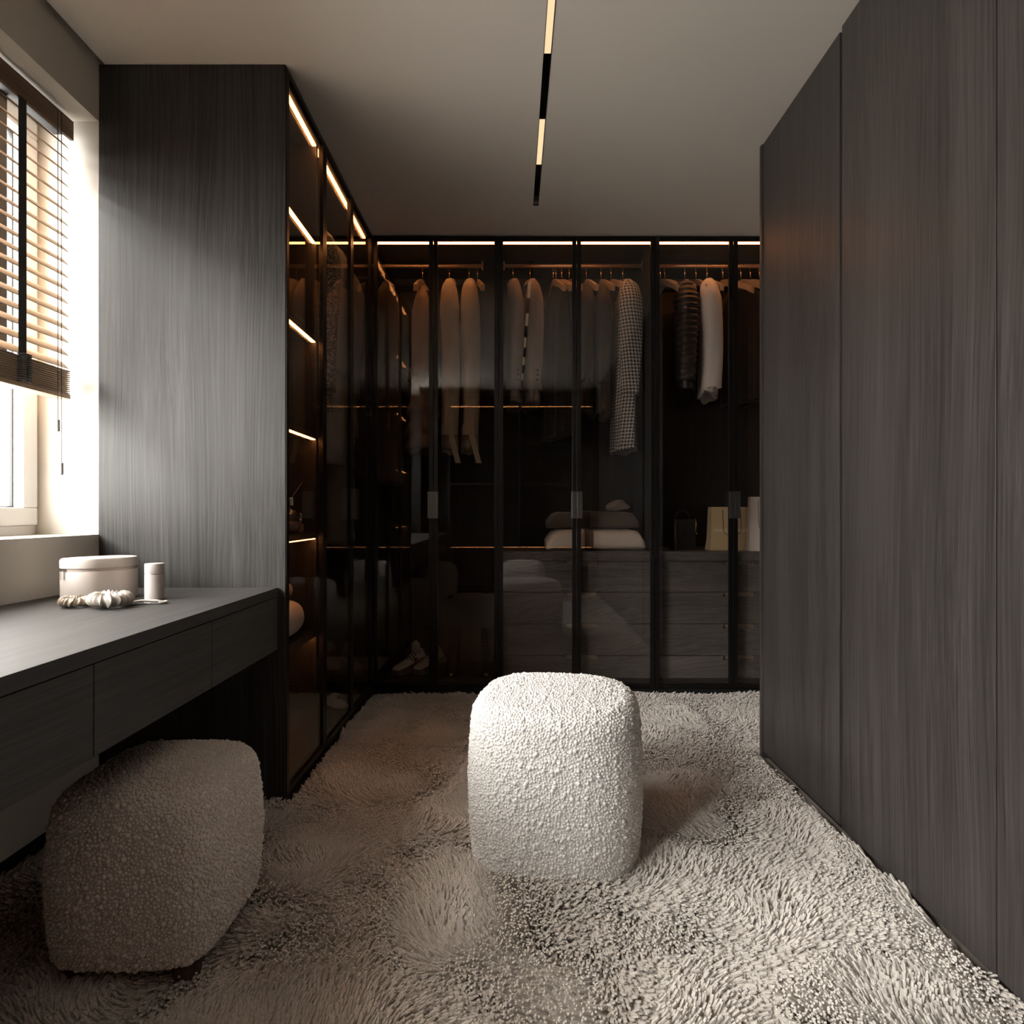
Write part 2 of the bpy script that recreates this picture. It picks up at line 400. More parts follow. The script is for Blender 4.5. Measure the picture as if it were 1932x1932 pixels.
for dx, zb in ((0, 1.37), (.007, 1.225)):
    pc.tube([(-1.527 + dx - BX, 2.062 + dx - BY, 2.42 - BZ), (-1.527 + dx - BX, 2.062 + dx - BY, zb - BZ)], .0013, 6)
pco = pc.build('pull_cord', M['tape'], bl)
for dx, zb in ((0, 1.37), (.007, 1.225)):
    MB().lathe([(.002, .012), (.0055, .010), (.0058, -.028), (.004, -.030)], 12, (-1.527 + dx - BX, 2.062 + dx - BY, zb - BZ)).build('cord_pull', M['pull'], pco, smooth=False)

# ------------------------------------------------------------------ wardrobe doors
FW = .024
def glass_door(parent, axis, a0, a1, z0, z1, face, sign, handle=None):
    """framed glass door in the plane X=face (axis 'y') or Y=face (axis 'x'); sign = outward direction"""
    t = .020 * -sign
    g = .0015; a0 += g; a1 -= g
    m = MB()
    def bx(mb, u0, u1, w0, w1, q0, q1):
        if axis == 'y': mb.box(w0, w1, u0, u1, q0, q1)
        else: mb.box(u0, u1, w0, w1, q0, q1)
    bx(m, a0, a0 + FW, face, face + t, z0, z1); bx(m, a1 - FW, a1, face, face + t, z0, z1)
    bx(m, a0 + FW, a1 - FW, face, face + t, z0, z0 + FW); bx(m, a0 + FW, a1 - FW, face, face + t, z1 - FW, z1)
    d = m.build('door', M['frame'], parent, .0012)
    p = MB(); bx(p, a0 + FW - .004, a1 - FW + .004, face + t * .35, face + t * .6, z0 + FW - .004, z1 - FW + .004)
    p.build('glass_pane', M['glass'], d)
    if handle:
        h = MB(); u0, u1 = (a0 - .002, a0 + .029) if handle == 'lo' else (a1 - .029, a1 + .002)
        bx(h, u0, u1, face + sign * .001, face + sign * .026, 1.033, 1.187)
        h.build('handle', M['handle'], d, .0015)
    return d

DZ0, DZ1 = .052, 2.662
# -------- left wardrobe
lw = thing('glass_wardrobe', 'tall glass door wardrobe beside the window with lit open shelves', 'wardrobe', (0, 0, 0))
box('side_panel', M['wood_v'], lw, XL + .001, XF - .004, YP, YP + .022, .03, HC - .002)
box('plinth', M['black'], lw, XL + .01, XF - .012, YP + .006, YF + .02, .0, .05)
box('top_panel', M['inside'], lw, XL + .001, XF - .022, YP + .022, YF, HC - .024, HC - .002)
box('base_panel', M['inside'], lw, XL + .001, XF - .022, YP + .022, YF, .05, .09)
box('back_panel', M['inside'], lw, XL + .001, XL + .012, YP + .022, YF + .6, .09, HC - .024)
YD = [YP + .002, 2.640, 3.090, YF - .002]
box('divider', M['inside'], lw, XL + .012, XF - .034, 2.632, 2.652, .09, HC - .024)
ledz = [2.225, 1.80, 1.383, .958, .536]
for z in ledz:
    sh = box('shelf', M['inside'], lw, XL + .012, XF - .036, YP + .024, 2.630, z, z + .026)
    lx = .010 if z < .6 else 0
    box('led_strip', M['led'], sh, XF - .054 - lx, XF - .038 - lx, YP + .026, 2.628, z - .004, z - .0005, bevel=0)
ledm = box('led_strip', M['led'], lw, XF - .052, XF - .036, YP + .026, YF - .02, HC - .030, HC - .0245, bevel=0)
glass_door(lw, 'y', YD[0], YD[1], DZ0, DZ1, XF, 1)
glass_door(lw, 'y', YD[1], YD[2], DZ0, DZ1, XF, 1, 'hi')
glass_door(lw, 'y', YD[2], YD[3], DZ0, DZ1, XF, 1, 'lo')
MB().tube([(-1.14, 2.652, 2.575), (-1.14, YF - .02, 2.575)], .012, 12).build('hanging_rail', M['rail'], lw, smooth=True)

# -------- far wardrobe
fw = thing('glass_wardrobe', 'wide glass door wardrobe across the far wall with drawers and hanging clothes', 'wardrobe', (0, 0, 0))
DX = [XF + .002, PX(817.5, YF), PX(941, YF), PX(1088, YF), PX(1236, YF), PX(1384, YF), XR - .005]
hnd = [None, None, None, None, None, None]
hnd = ['hi', 'lo', 'hi', 'lo', 'hi', 'lo']
for i in range(6): glass_door(fw, 'x', DX[i], DX[i + 1], DZ0, DZ1, YF, -1, hnd[i])
box('plinth', M['black'], fw, XF, XR - .003, YF + .012, YB - .02, 0, .05)
box('top_panel', M['inside'], fw, XF - .02, XR - .003, YF + .022, YB - .002, HC - .024, HC - .002)
box('base_panel', M['inside'], fw, XF - .02, XR - .003, YF + .022, YB - .002, .05, .09)
box('back_panel', M['inside'], fw, XL + .012, XR - .003, YB - .012, YB - .002, .09, HC - .024)
xd1, xd2 = DX[2], DX[4]
for x in (xd1, xd2): box('divider', M['inside'], fw, x - .010, x + .010, YF + .03, YB - .012, .09, HC - .024)
for a, b_ in ((DX[0], xd1), (xd1, xd2), (xd2, XR - .003)):
    box('led_strip', M['led'], fw, a + .012, b_ - .012, YF + .036, YF + .056, HC - .030, HC - .0245, bevel=0)
    # timber drop behind the strip
RZ = PZ(502, 3.85); RY = 3.85
for a, b_ in ((XL + .1, PX(910, RY)), (PX(951, RY), PX(1212, RY)), (PX(1240, RY), XR - .05)):
    mb = MB().tube([(a, RY, RZ), (b_, RY, RZ)], .012, 12)
    r = mb.build('hanging_rail', M['rail'], fw, smooth=True)
    for x in (a, b_):
        MB().tube([(x, RY, RZ - .026), (x, RY, HC - .026)], .006, 8).build('rail_bracket', M['rail'], r, smooth=True)
for a, b_, xc in ((xd1 + .011, xd2 - .011, PX(1097, 3.62)), (xd2 + .011, XR - .006, PX(1391, 3.62))):
    o = box('counter', M['inside'], fw, a, b_, 3.585, YB - .014, .785, .838); o['label'] = 'wood counter above the drawers'
    o.data.materials[0] = M['wood_x']
    box('carcass', M['inside'], fw, a, b_, 3.64, YB - .014, .09, .784)
    for k in range(4):
        z1 = .782 - k * .1865; z0 = max(z1 - .1825, .092)
        n0, n1 = xc - .090, xc + .090
        mb = MB().box(a, n0, 3.612, 3.635, z0, z1).box(n1, b_, 3.612, 3.635, z0, z1).box(n0, n1, 3.612, 3.635, z0, z1 - .024)
        d = mb.build('drawer', M['wood_x'], fw)
        mb = MB().box(n0, n1, 3.628, 3.634, z1 - .024, z1).box(n0, n1, 3.611, 3.628, z1 - .0265, z1 - .024)
        mb.box(n0, n0 + .003, 3.611, 3.628, z1 - .024, z1).box(n1 - .003, n1, 3.611, 3.628, z1 - .024, z1)
        mb.build('grip_recess', M['grip'], d)

# -------- right wardrobe
rw = thing('wardrobe', 'floor to ceiling dark veneer wardrobe along the right side', 'wardrobe', (XW, 0, 0))
def rb(name, mat, x0, x1, y0, y1, z0, z1, bevel=.0015): return box(name, mat, rw, x0 - XW, x1 - XW, y0, y1, z0, z1, bevel=bevel)
rb('side_panel', M['wood_v2'], XW + .0, XR - .002, YW - .022, YW, .0, HC - .003)
rb('plinth', M['black'], XW + .03, XR - .01, -.7, YW - .024, 0, .03)
rb('carcass', M['inside'], XW + .03, XR - .004, -.7, YW - .024, .03, HC - .004)
j1, j2 = 2.018, 1.372
segs = [(j1 + .022, YW - .024), (j2 + .0015, j1 - .003), (.728, j2 - .0015), (.082, .725), (-.56, .079)]
for i, (a, b_) in enumerate(segs):
    xo = XW + (.006 if i == 0 else 0)
    rb('door', M['wood_v2'], xo if i == 0 else XW, XW + .022, a, b_, .03, HC - .004)
o = rb('finger_pull', M['black'], XW + .014, XW + .026, j1 - .004, j1 + .024, .03, HC - .006); o['label'] = 'black vertical grip channel'

# -------- wardrobe behind the camera, seen mirrored in the far doors
bw = thing('open_wardrobe', 'open lit shelving behind the viewpoint mirrored in the far glass doors', 'wardrobe', (0, 0, 0))
y1_, y0_ = -.74, YR + .004
bxs = [-.80, .10, 1.04]
box('back_panel', M['inside'], bw, XL + .01, XR - .01, y0_, y0_ + .012, .03, HC - .004)
for x in [XL + .3] + bxs + [1.5]: box('divider', M['inside'], bw, x - .01, x + .01, y0_ + .012, y1_, .03, HC - .004)
for z in (2.42, 1.92, 1.42, .62, .10):
    sh = box('shelf', M['inside'], bw, bxs[0] + .01, bxs[2] - .01, y0_ + .012, y1_ - .002, z, z + .022)
    if z in (2.42, .62):
        for a, b_ in zip(bxs, bxs[1:]):
            box('led_strip', M['led'], sh, a + .02, b_ - .02, y1_ - .016, y1_ - .010, z - .003, z - .0005, bevel=0)

# ------------------------------------------------------------------ track light
tl = thing('track_light', 'slim black track recessed in the ceiling with warm linear light modules', 'light', ((TX0 + TX1) / 2, 1.2, HC))
tx, ty = (TX0 + TX1) / 2, 1.2
hw = (TX1 - TX0) / 2
mb = MB().box(-hw, -hw + .0022, TY0 - ty, TY1 - ty, -.001, .05).box(hw - .0022, hw, TY0 - ty, TY1 - ty, -.001, .05).box(-hw, hw, TY0 - ty, TY1 - ty, .05, .054)
mb.box(-hw, hw, TY1 - ty - .003, TY1 - ty, -.001, .05)
mb.build('channel', M['black'], tl)
for a, b_ in ((2.505, 2.83), (1.815, 2.145), (1.115, 1.455), (.40, .74), (-.35, 0.0)):
    hs = box('light_module', M['black'], tl, -hw + .0025, hw - .0025, a - ty, b_ - ty, .006, .046)
    box('diffuser', M['lamp'], hs, -hw + .0028, hw - .0028, a - ty + .002, b_ - ty - .002, .0025, .0058, bevel=0)
box('end_cap', M['pull'], tl, -hw + .003, hw - .003, TY1 - ty - .04, TY1 - ty - .004, .002, .03)

# ------------------------------------------------------------------ desk
dk = thing('dressing_desk', 'long dark veneer dressing desk under the window with flush drawers', 'desk', (-1.15, .75, .58))
def db(name, mat, x0, x1, y0, y1, z0, z1, bevel=.001): return box(name, mat, dk, x0 + 1.15, x1 + 1.15, y0 - .75, y1 - .75, z0 - .58, z1 - .58, bevel=bevel)
XD = -.835
db('desktop', M['wood_y'], XL + .001, XD, -.70, YP - .001, .768, .800)
db('carcass', M['wood_y'], XL + .001, XD - .022, -.70, YP - .001, .580, .767)
for a, b_ in ((1.7085, 2.187), (1.2275, 1.7055), (.7465, 1.2245), (.2655, .7435), (-.2155, .2625), (-.695, -.2185)):
    db('drawer', M['wood_y'], XD - .020, XD - .001, a, b_, .580, .7655)

# ------------------------------------------------------------------ shag carpet
def smooth_noise(x, y, s, seed):
    r = np.random.default_rng(seed); G = r.random((64, 64))
    u = (x / s) % 64; v = (y / s) % 64
    i = np.floor(u).astype(int); j = np.floor(v).astype(int); fu = u - i; fv = v - j
    fu = fu * fu * (3 - 2 * fu); fv = fv * fv * (3 - 2 * fv)
    i %= 64; j %= 64; i1 = (i + 1) % 64; j1_ = (j + 1) % 64
    return (G[i, j] * (1 - fu) + G[i1, j] * fu) * (1 - fv) + (G[i, j1_] * (1 - fu) + G[i1, j1_] * fu) * fv
def carpet():
    zones = [(-1.472, 1.081, .70, YP, 37000), (-.802, 1.081, YP, 2.69, 37000), (-.802, 1.62, 2.69, YF, 33000), (-1.472, 1.081, -.72, .70, 9000)]
    P = []
    for x0, x1, y0, y1, dn in zones:
        n = int((x1 - x0) * (y1 - y0) * dn)
        # jittered grid for even cover
        st = 1 / math.sqrt(dn); gx, gy = np.meshgrid(np.arange(x0, x1, st), np.arange(y0, y1, st))
        p = np.stack([gx.ravel(), gy.ravel()], 1); p += rng.uniform(-.6, .6, p.shape) * st
        P.append(p[(p[:, 0] > x0 + .003) & (p[:, 0] < x1 + .004) & (p[:, 1] < (YF - .012 if y1 == YF else y1))])
    P = np.concatenate(P); n = len(P); x, y = P[:, 0], P[:, 1]
    h = smooth_noise(x, y, .33, 1) * .55 + smooth_noise(x, y, .15, 2) * .3 + smooth_noise(x, y, .06, 3) * .15
    ang = smooth_noise(x + 3, y, .26, 4) * 9.0 + smooth_noise(x, y + 2, .09, 5) * 1.2 + rng.normal(0, .20, n)
    tilt = .42 + .72 * smooth_noise(x, y, .17, 6) + rng.normal(0, .10, n)
    near = np.clip((np.minimum(x + 1.46, 1.084 - x) if False else 1.0), 0, 1)
    # keep the pile from leaning through cabinets and wall
    ln = rng.uniform(.80, 1.20, n) * (.85 + .35 * h)
    z = -.004 + h * .020
    co = np.stack([x, y, z], 1)
    rot = np.stack([rng.normal(0, .10, n), tilt, ang], 1)
    # pile next to a vertical face leans along it or away from it, never through it
    vx, vy = np.cos(rot[:, 2]), np.sin(rot[:, 2])
    R_ = .05
    m = ((x > 1.084 - R_) & (y < 2.70) & (vx > 0)) | ((y > YP) & (x < XF + R_) & (vx < 0)) | ((x < XL + R_) & (vx < 0)); vx[m] *= -1
    m = ((y > YF - R_) & (vy > 0)) | ((x < XF) & (y > YP - R_) & (vy > 0)) | ((x > XW) & (y < YW + R_) & (vy < 0)); vy[m] *= -1
    rot[:, 2] = np.arctan2(vy, vx)
    sc = np.stack([rng.uniform(.8, 1.25, n), rng.uniform(.8, 1.25, n), ln], 1)
    me = bpy.data.meshes.new('shag_carpet'); me.vertices.add(n); me.vertices.foreach_set('co', co.astype(np.float32).ravel())
    for nm, arr in (('rot', rot), ('scl', sc)):
        a = me.attributes.new(nm, 'FLOAT_VECTOR', 'POINT'); a.data.foreach_set('vector', arr.astype(np.float32).ravel())
    me.update()
    ob = link('shag_carpet', me); tag(ob, 'cream long pile shag carpet covering the whole floor wall to wall', 'carpet', kind='stuff')
    # one yarn end
    st = MB(); Rg = []
    for t, r_ in ((0, .0026), (.4, .0031), (.75, .0031), (1, .0027)):
        cx = .006 * t * t; cz = .047 * t
        Rg.append([(cx + r_ * math.cos(q), r_ * 1.15 * math.sin(q), cz) for q in (.785, 2.356, 3.927, 5.498)])
    st.rings(Rg, False, True); sm = st.mesh('yarn'); sm.materials.append(M['pile'])
    so = bpy.data.objects.new('carpet_yarn_source', sm)      # never linked to the scene: only read by the node tree
    bk = MB().box(-1.47, XW, -.73, YP, .001, .006).box(XF + .0, XW, YP, YF, .001, .006).box(XW, XR - .01, YW + .001, YF, .001, .006)
    bo = bpy.data.objects.new('carpet_backing_source', bk.mesh('carpet_backing')); bo.data.materials.append(M['pile_base'])
    ng = bpy.data.node_groups.new('carpet_pile', 'GeometryNodeTree')
    ng.interface.new_socket('Geometry', in_out='INPUT', socket_type='NodeSocketGeometry'); ng.interface.new_socket('Geometry', in_out='OUTPUT', socket_type='NodeSocketGeometry')
    N = ng.nodes; L = ng.links
    gi = N.new('NodeGroupInput'); go = N.new('NodeGroupOutput')
    ip = N.new('GeometryNodeInstanceOnPoints'); oi = N.new('GeometryNodeObjectInfo'); oi.inputs['Object'].default_value = so
    ob2 = N.new('GeometryNodeObjectInfo'); ob2.inputs['Object'].default_value = bo
    a1 = N.new('GeometryNodeInputNamedAttribute'); a1.data_type = 'FLOAT_VECTOR'; a1.inputs['Name'].default_value = 'rot'
    a2 = N.new('GeometryNodeInputNamedAttribute'); a2.data_type = 'FLOAT_VECTOR'; a2.inputs['Name'].default_value = 'scl'
    e2r = N.new('FunctionNodeEulerToRotation')
    jn = N.new('GeometryNodeJoinGeometry')
    L.new(gi.outputs[0], ip.inputs['Points']); L.new(oi.outputs['Geometry'], ip.inputs['Instance'])
    L.new(a1.outputs[0], e2r.inputs[0]); L.new(e2r.outputs[0], ip.inputs['Rotation']); L.new(a2.outputs[0], ip.inputs['Scale'])
    L.new(ip.outputs[0], jn.inputs[0]); L.new(ob2.outputs['Geometry'], jn.inputs[0]); L.new(jn.outputs[0], go.inputs[0])
    md = ob.modifiers.new('pile', 'NODES'); md.node_group = ng
    return ob
carpet()

# ------------------------------------------------------------------ boucle poufs
def loops_group(name, dmin, dens, r, mat):
    ng = bpy.data.node_groups.new(name, 'GeometryNodeTree')
    ng.interface.new_socket('Geometry', in_out='INPUT', socket_type='NodeSocketGeometry'); ng.interface.new_socket('Geometry', in_out='OUTPUT', socket_type='NodeSocketGeometry')
    N = ng.nodes; L = ng.links
    gi = N.new('NodeGroupInput'); go = N.new('NodeGroupOutput')
    dp = N.new('GeometryNodeDistributePointsOnFaces'); dp.distribute_method = 'POISSON'
    dp.inputs['Distance Min'].default_value = dmin; dp.inputs['Density Max'].default_value = dens
    ic = N.new('GeometryNodeMeshIcoSphere'); ic.inputs['Radius'].default_value = r; ic.inputs['Subdivisions'].default_value = 2
    sm = N.new('GeometryNodeSetMaterial'); sm.inputs['Material'].default_value = mat
    ss = N.new('GeometryNodeSetShadeSmooth')
    rv = N.new('FunctionNodeRandomValue'); rv.data_type = 'FLOAT'; rv.inputs[2].default_value = 0.0; rv.inputs[3].default_value = 1.0
    pw = N.new('ShaderNodeMath'); pw.operation = 'POWER'; pw.inputs[1].default_value = 7.0
    ma = N.new('ShaderNodeMath'); ma.operation = 'MULTIPLY_ADD'; ma.inputs[1].default_value = .85; ma.inputs[2].default_value = .85
    ip = N.new('GeometryNodeInstanceOnPoints'); jn = N.new('GeometryNodeJoinGeometry')
    L.new(gi.outputs[0], dp.inputs['Mesh']); L.new(dp.outputs['Points'], ip.inputs['Points'])
    L.new(ic.outputs[0], ss.inputs[0]); L.new(ss.outputs[0], sm.inputs[0]); L.new(sm.outputs[0], ip.inputs['Instance'])
    L.new(rv.outputs[1], pw.inputs[0]); L.new(pw.outputs[0], ma.inputs[0]); L.new(ma.outputs[0], ip.inputs['Scale'])
    L.new(gi.outputs[0], jn.inputs[0]); L.new(ip.outputs[0], jn.inputs[0]); L.new(jn.outputs[0], go.inputs[0])
    return ng
def pouf(label, cx, cy, w, d, z0, z1, rz, mat, group, n_=3.0, rt=.10, rbm=.05, seed=0, foot=True, lean=(0, 0)):
    t = thing('pouf', label, 'stool', (cx, cy, 0), rz, group)
    H = z1 - z0; prof = []
    for k in range(8):
        a = PI / 2 * k / 7; prof.append((-(1 - math.sin(a)) * rbm, z0 + rbm * (1 - math.cos(a))))
    for k in range(1, 10):
        q = k / 10; prof.append((.010 * math.sin(PI * q), z0 + rbm + (H - rbm - rt) * q))
    for k in range(12):
        a = PI / 2 * k / 11; prof.append((-(1 - math.cos(a)) * rt, z1 - .012 - rt + rt * math.sin(a)))
    R = []; n = 96
    def ring(off, z, fac=1.0):
        pts = []
        for k in range(n):
            th = 2 * PI * k / n; c_, s_ = math.cos(th), math.sin(th)
            rr = (abs(c_) ** n_ + abs(s_) ** n_) ** (-1 / n_)
            q = (z - z0) / H
            pts.append(((w / 2 + off) * rr * c_ * fac + lean[0] * q, (d / 2 + off) * rr * s_ * fac + lean[1] * q, z))
        return pts
    R.append(ring(-rbm, z0, .5))
    for off, z in prof: R.append(ring(off, z))
    for fac, dz in ((.8, .006), (.6, .009), (.4, .011), (.2, .012)): R.append(ring(-rt, z1 - .012 + dz, fac))
    m = MB().rings(R); o = m.build('upholstery', mat, t, smooth=True)
    md = o.modifiers.new('loops', 'NODES'); md.node_group = loops_group('boucle_loops', .0064, 60000, .0043, mat)
    if foot:
        for sx in (-1, 1):
            for sy in (-1, 1):
                MB().lathe([(.028, 0), (.034, z0 + .01), (.034, z0 + .02)], 20, (sx * w * .34, sy * d * .34, .002)).build('foot', M['foot'], t)
    return t
pouf('cream boucle pouf standing free in the middle of the carpet', .142, 1.965, .515, .50, .020, .512, math.radians(-10), M['boucle'], 'boucle poufs', n_=2.9, rt=.060, rbm=.022, seed=1)
pouf('greige boucle pouf tucked at the desk, in shade', -.862, 1.522, .368, .385, .066, .462, math.radians(0), M['boucle2'], 'boucle poufs', n_=4.5, rt=.065, rbm=.022, seed=2)
pouf('cream boucle pouf behind the viewpoint mirrored in the far doors', .137, -.42, .525, .44, .030, .480, 0, M['boucle2'], 'boucle poufs', seed=3)
pouf('greige boucle pouf at the near end of the desk mirrored in the far doors', -.865, -.40, .375, .385, .055, .462, 0, M['boucle2'], 'boucle poufs', seed=4)

# ------------------------------------------------------------------ things on the desk
def stadium(L, Wd, n=16):
    r = Wd / 2; a = L / 2 - r; p = []
    for k in range(n + 1): t = -PI / 2 + PI * k / n; p.append((a + r * math.cos(t), r * math.sin(t)))
    for k in range(n + 1): t = PI / 2 + PI * k / n; p.append((-a + r * math.cos(t), r * math.sin(t)))
    return p
def roundrect(L, Wd, r, n=8):
    p = []
    for cx, cy, a0 in ((L / 2 - r, -Wd / 2 + r, -PI / 2), (L / 2 - r, Wd / 2 - r, 0), (-L / 2 + r, Wd / 2 - r, PI / 2), (-L / 2 + r, -Wd / 2 + r, PI)):
        for k in range(n + 1): t = a0 + PI / 2 * k / n; p.append((cx + r * math.cos(t), cy + r * math.sin(t)))
    return p
def shell(outline, prof):
    """loft an outline (scaled by inset) through (inset, z)"""
    R = []
    n = len(outline)
    for ins, z in prof:
        r = []
        for i, (x, y) in enumerate(outline):
            L = math.hypot(x, y); r.append((x * (1 - ins / L), y * (1 - ins / L), z))
        R.append(r)
    return MB().rings(R)
DT = .8005
vc = thing('vanity_case', 'cream leather oval vanity case with zip lid on the desk', 'case', (-1.293, 1.925, DT), math.radians(52))
oc = roundrect(.205, .150, .072, 12)
autosmooth(shell(oc, [(.002, 0), (0, .002), (0, .088), (.001, .0895)]).build('body', M['leatherette'], vc))
autosmooth(shell(oc, [(.003, .0895), (.0025, .094), (.003, .0985)]).build('zip_band', M['leather_edge'], vc))
autosmooth(shell(oc, [(.001, .0985), (-.001, .100), (-.001, .122), (.003, .1275), (.02, .1285)]).build('lid', M['leatherette'], vc))
for k in (0, 1):
    a = math.radians(188 + 12 * k); px_, py_ = -.0305 + .0735 * math.cos(a), .003 + .0735 * math.sin(a)
    z = MB().box(px_ - .003, px_ + .003, py_ - .0035, py_ + .0035, .0905, .098).box(px_ - .003, px_ - .0015, py_ - .0016, py_ + .0016, .066, .091)
    z.build('zip_pull', M['silver'], vc, .0005)
jr = thing('lidded_jar', 'slim blush cylinder jar beside the vanity case', 'jar', (PX(291.5, 1.90), 1.90, DT))
autosmooth(MB().lathe([(.0255, 0), (.0272, .002), (.0272, .078), (.0262, .0785)], 32).build('body', M['jar'], jr))
autosmooth(MB().lathe([(.0262, .0785), (.0272, .0800), (.0272, .108), (.0262, .1105), (.015, .1108)], 32).build('lid', M['jar'], jr))
autosmooth(MB().lathe([(.0274, .0782), (.0276, .0788), (.0276, .0796), (.0274, .080)], 32).build('rim', M['silver'], jr))
def scrunchie(label, x, y, R0, r0, mat, seed):
    rr = random.Random(seed); n, m_ = 260, 30; rings = []
    ph = [rr.uniform(0, 6.28) for _ in range(6)]; f1, f2 = rr.randint(9, 11), rr.randint(16, 19)
    for i in range(n):
        t = 2 * PI * i / n; ring = []
        for k in range(m_):
            q = 2 * PI * k / m_
            w1 = math.sin(f1 * t + ph[0] + 1.3 * math.sin(q + ph[1]) + .8 * math.sin(3 * t))
            w2 = math.sin(f2 * t + ph[2] + 1.1 * math.sin(2 * q + ph[3]))
            r = r0 * (.90 + .20 * (1 - abs(w1)) ** 1.5 * 1.2 - .10 * abs(w1) + .10 * w2 * math.sin(q + ph[4] + 2 * t) + .07 * math.sin(4 * t + ph[5]))
            ring.append(((R0 + r * math.cos(q)) * math.cos(t), (R0 + r * math.cos(q)) * math.sin(t), r0 * 1.1 + r * math.sin(q) * .93))
        rings.append(ring)
    b = MB(); b.rings(rings + [rings[0]], False, False)
    o = b.build('hair_scrunchie', mat, None, smooth=True); o.location = (x, y, DT + .0005)
    zmin = min(v[2] for v in b.v); o.location.z = DT + .001 - zmin
    return tag(o, label, 'scrunchie', 'satin scrunchies on the desk')
scrunchie('champagne satin scrunchie, the smaller one at the left', PX(143, 1.745), 1.745, .027, .0135, M['satin_b'], 3)
scrunchie('ivory satin scrunchie, the larger one before the vanity case', PX(209, 1.74), 1.74, .036, .0195, M['satin_w'], 5)
hc = thing('hair_clip', 'white pearl hair clip lying beside the jar', 'hair clip', (PX(280, 1.80), 1.80, DT), math.radians(8))
oc2 = stadium(.100, .030, 10)
MB().rings([[(x, y, z) for x, y in oc2] for z in (.001, .0035)]).build('base', M['silver'], hc)
mb = MB()
prl = MB().lathe([(.0005, -.0022), (.0016, -.0016), (.0023, 0), (.0016, .0016), (.0005, .0022)], 8).mesh('pearl'); prl.materials.append(M['pearl'])
prl.polygons.foreach_set('use_smooth', [True] * len(prl.polygons))
for i in range(44):
    t = i / 44; k = t * len(oc2); a = oc2[int(k) % len(oc2)]; b_ = oc2[(int(k) + 1) % len(oc2)]; f = k - int(k)
    inst('pearl', prl, hc, (a[0] * (1 - f) + b_[0] * f, a[1] * (1 - f) + b_[1] * f, .0055))
MB().tube([(-.045, 0, .006), (-.02, .002, .009), (.02, -.002, .009), (.048, 0, .006)], [.002, .004, .004, .002], 10).build('clasp', M['pearl'], hc, smooth=True)

# ------------------------------------------------------------------ hangers and clothes
def hanger(label, x, y, rz=0.0, rz_z=None, group='wooden clothes hangers', half=.205, axis='y'):
    """hook over a rail at height rz_z; arms along local y"""
    z = rz_z if rz_z is not None else RZ
    t = thing('clothes_hanger', label, 'hanger', (x, y, z - .23), rz, group)
    zo = .23
    p = [(0, .016 * math.cos(a), zo + .0 + .016 * math.sin(a)) for a in [math.radians(q) for q in range(-20, 190, 15)]]
    p = [(0, .0155 * math.cos(math.radians(q)), zo + .0155 * math.sin(math.radians(q)) * 1.0) for q in range(180, -61, -20)] + [(0, .003, zo - .030), (0, 0, zo - .075)]
    h = MB().tube(p, [.0022] * (len(p) - 2) + [.004, .0035], 8).build('hook', M['gold'], t, smooth=True)
    arms = []
    R = []
    for k in range(-10, 11):
        q = k / 10; yy = q * half; zz = zo - .085 - .105 * abs(q) ** 1.35 - (0 if abs(q) < .95 else 0)
        hh = .017 + .006 * (1 - abs(q)); ww = .006 + .006 * abs(q)
        hh = hh * (1.0 if abs(q) < .85 else 1.15); xo = .018 * q * q
        R.append([(ww * a + xo, yy, zz + hh * b_ - hh) for a, b_ in ((-1, 0.9), (-.6, 1), (.6, 1), (1, .9), (1, -.9), (.6, -1), (-.6, -1), (-1, -.9))])
    MB().rings(R).build('arms', M['hanger'], t, .0)
    return t
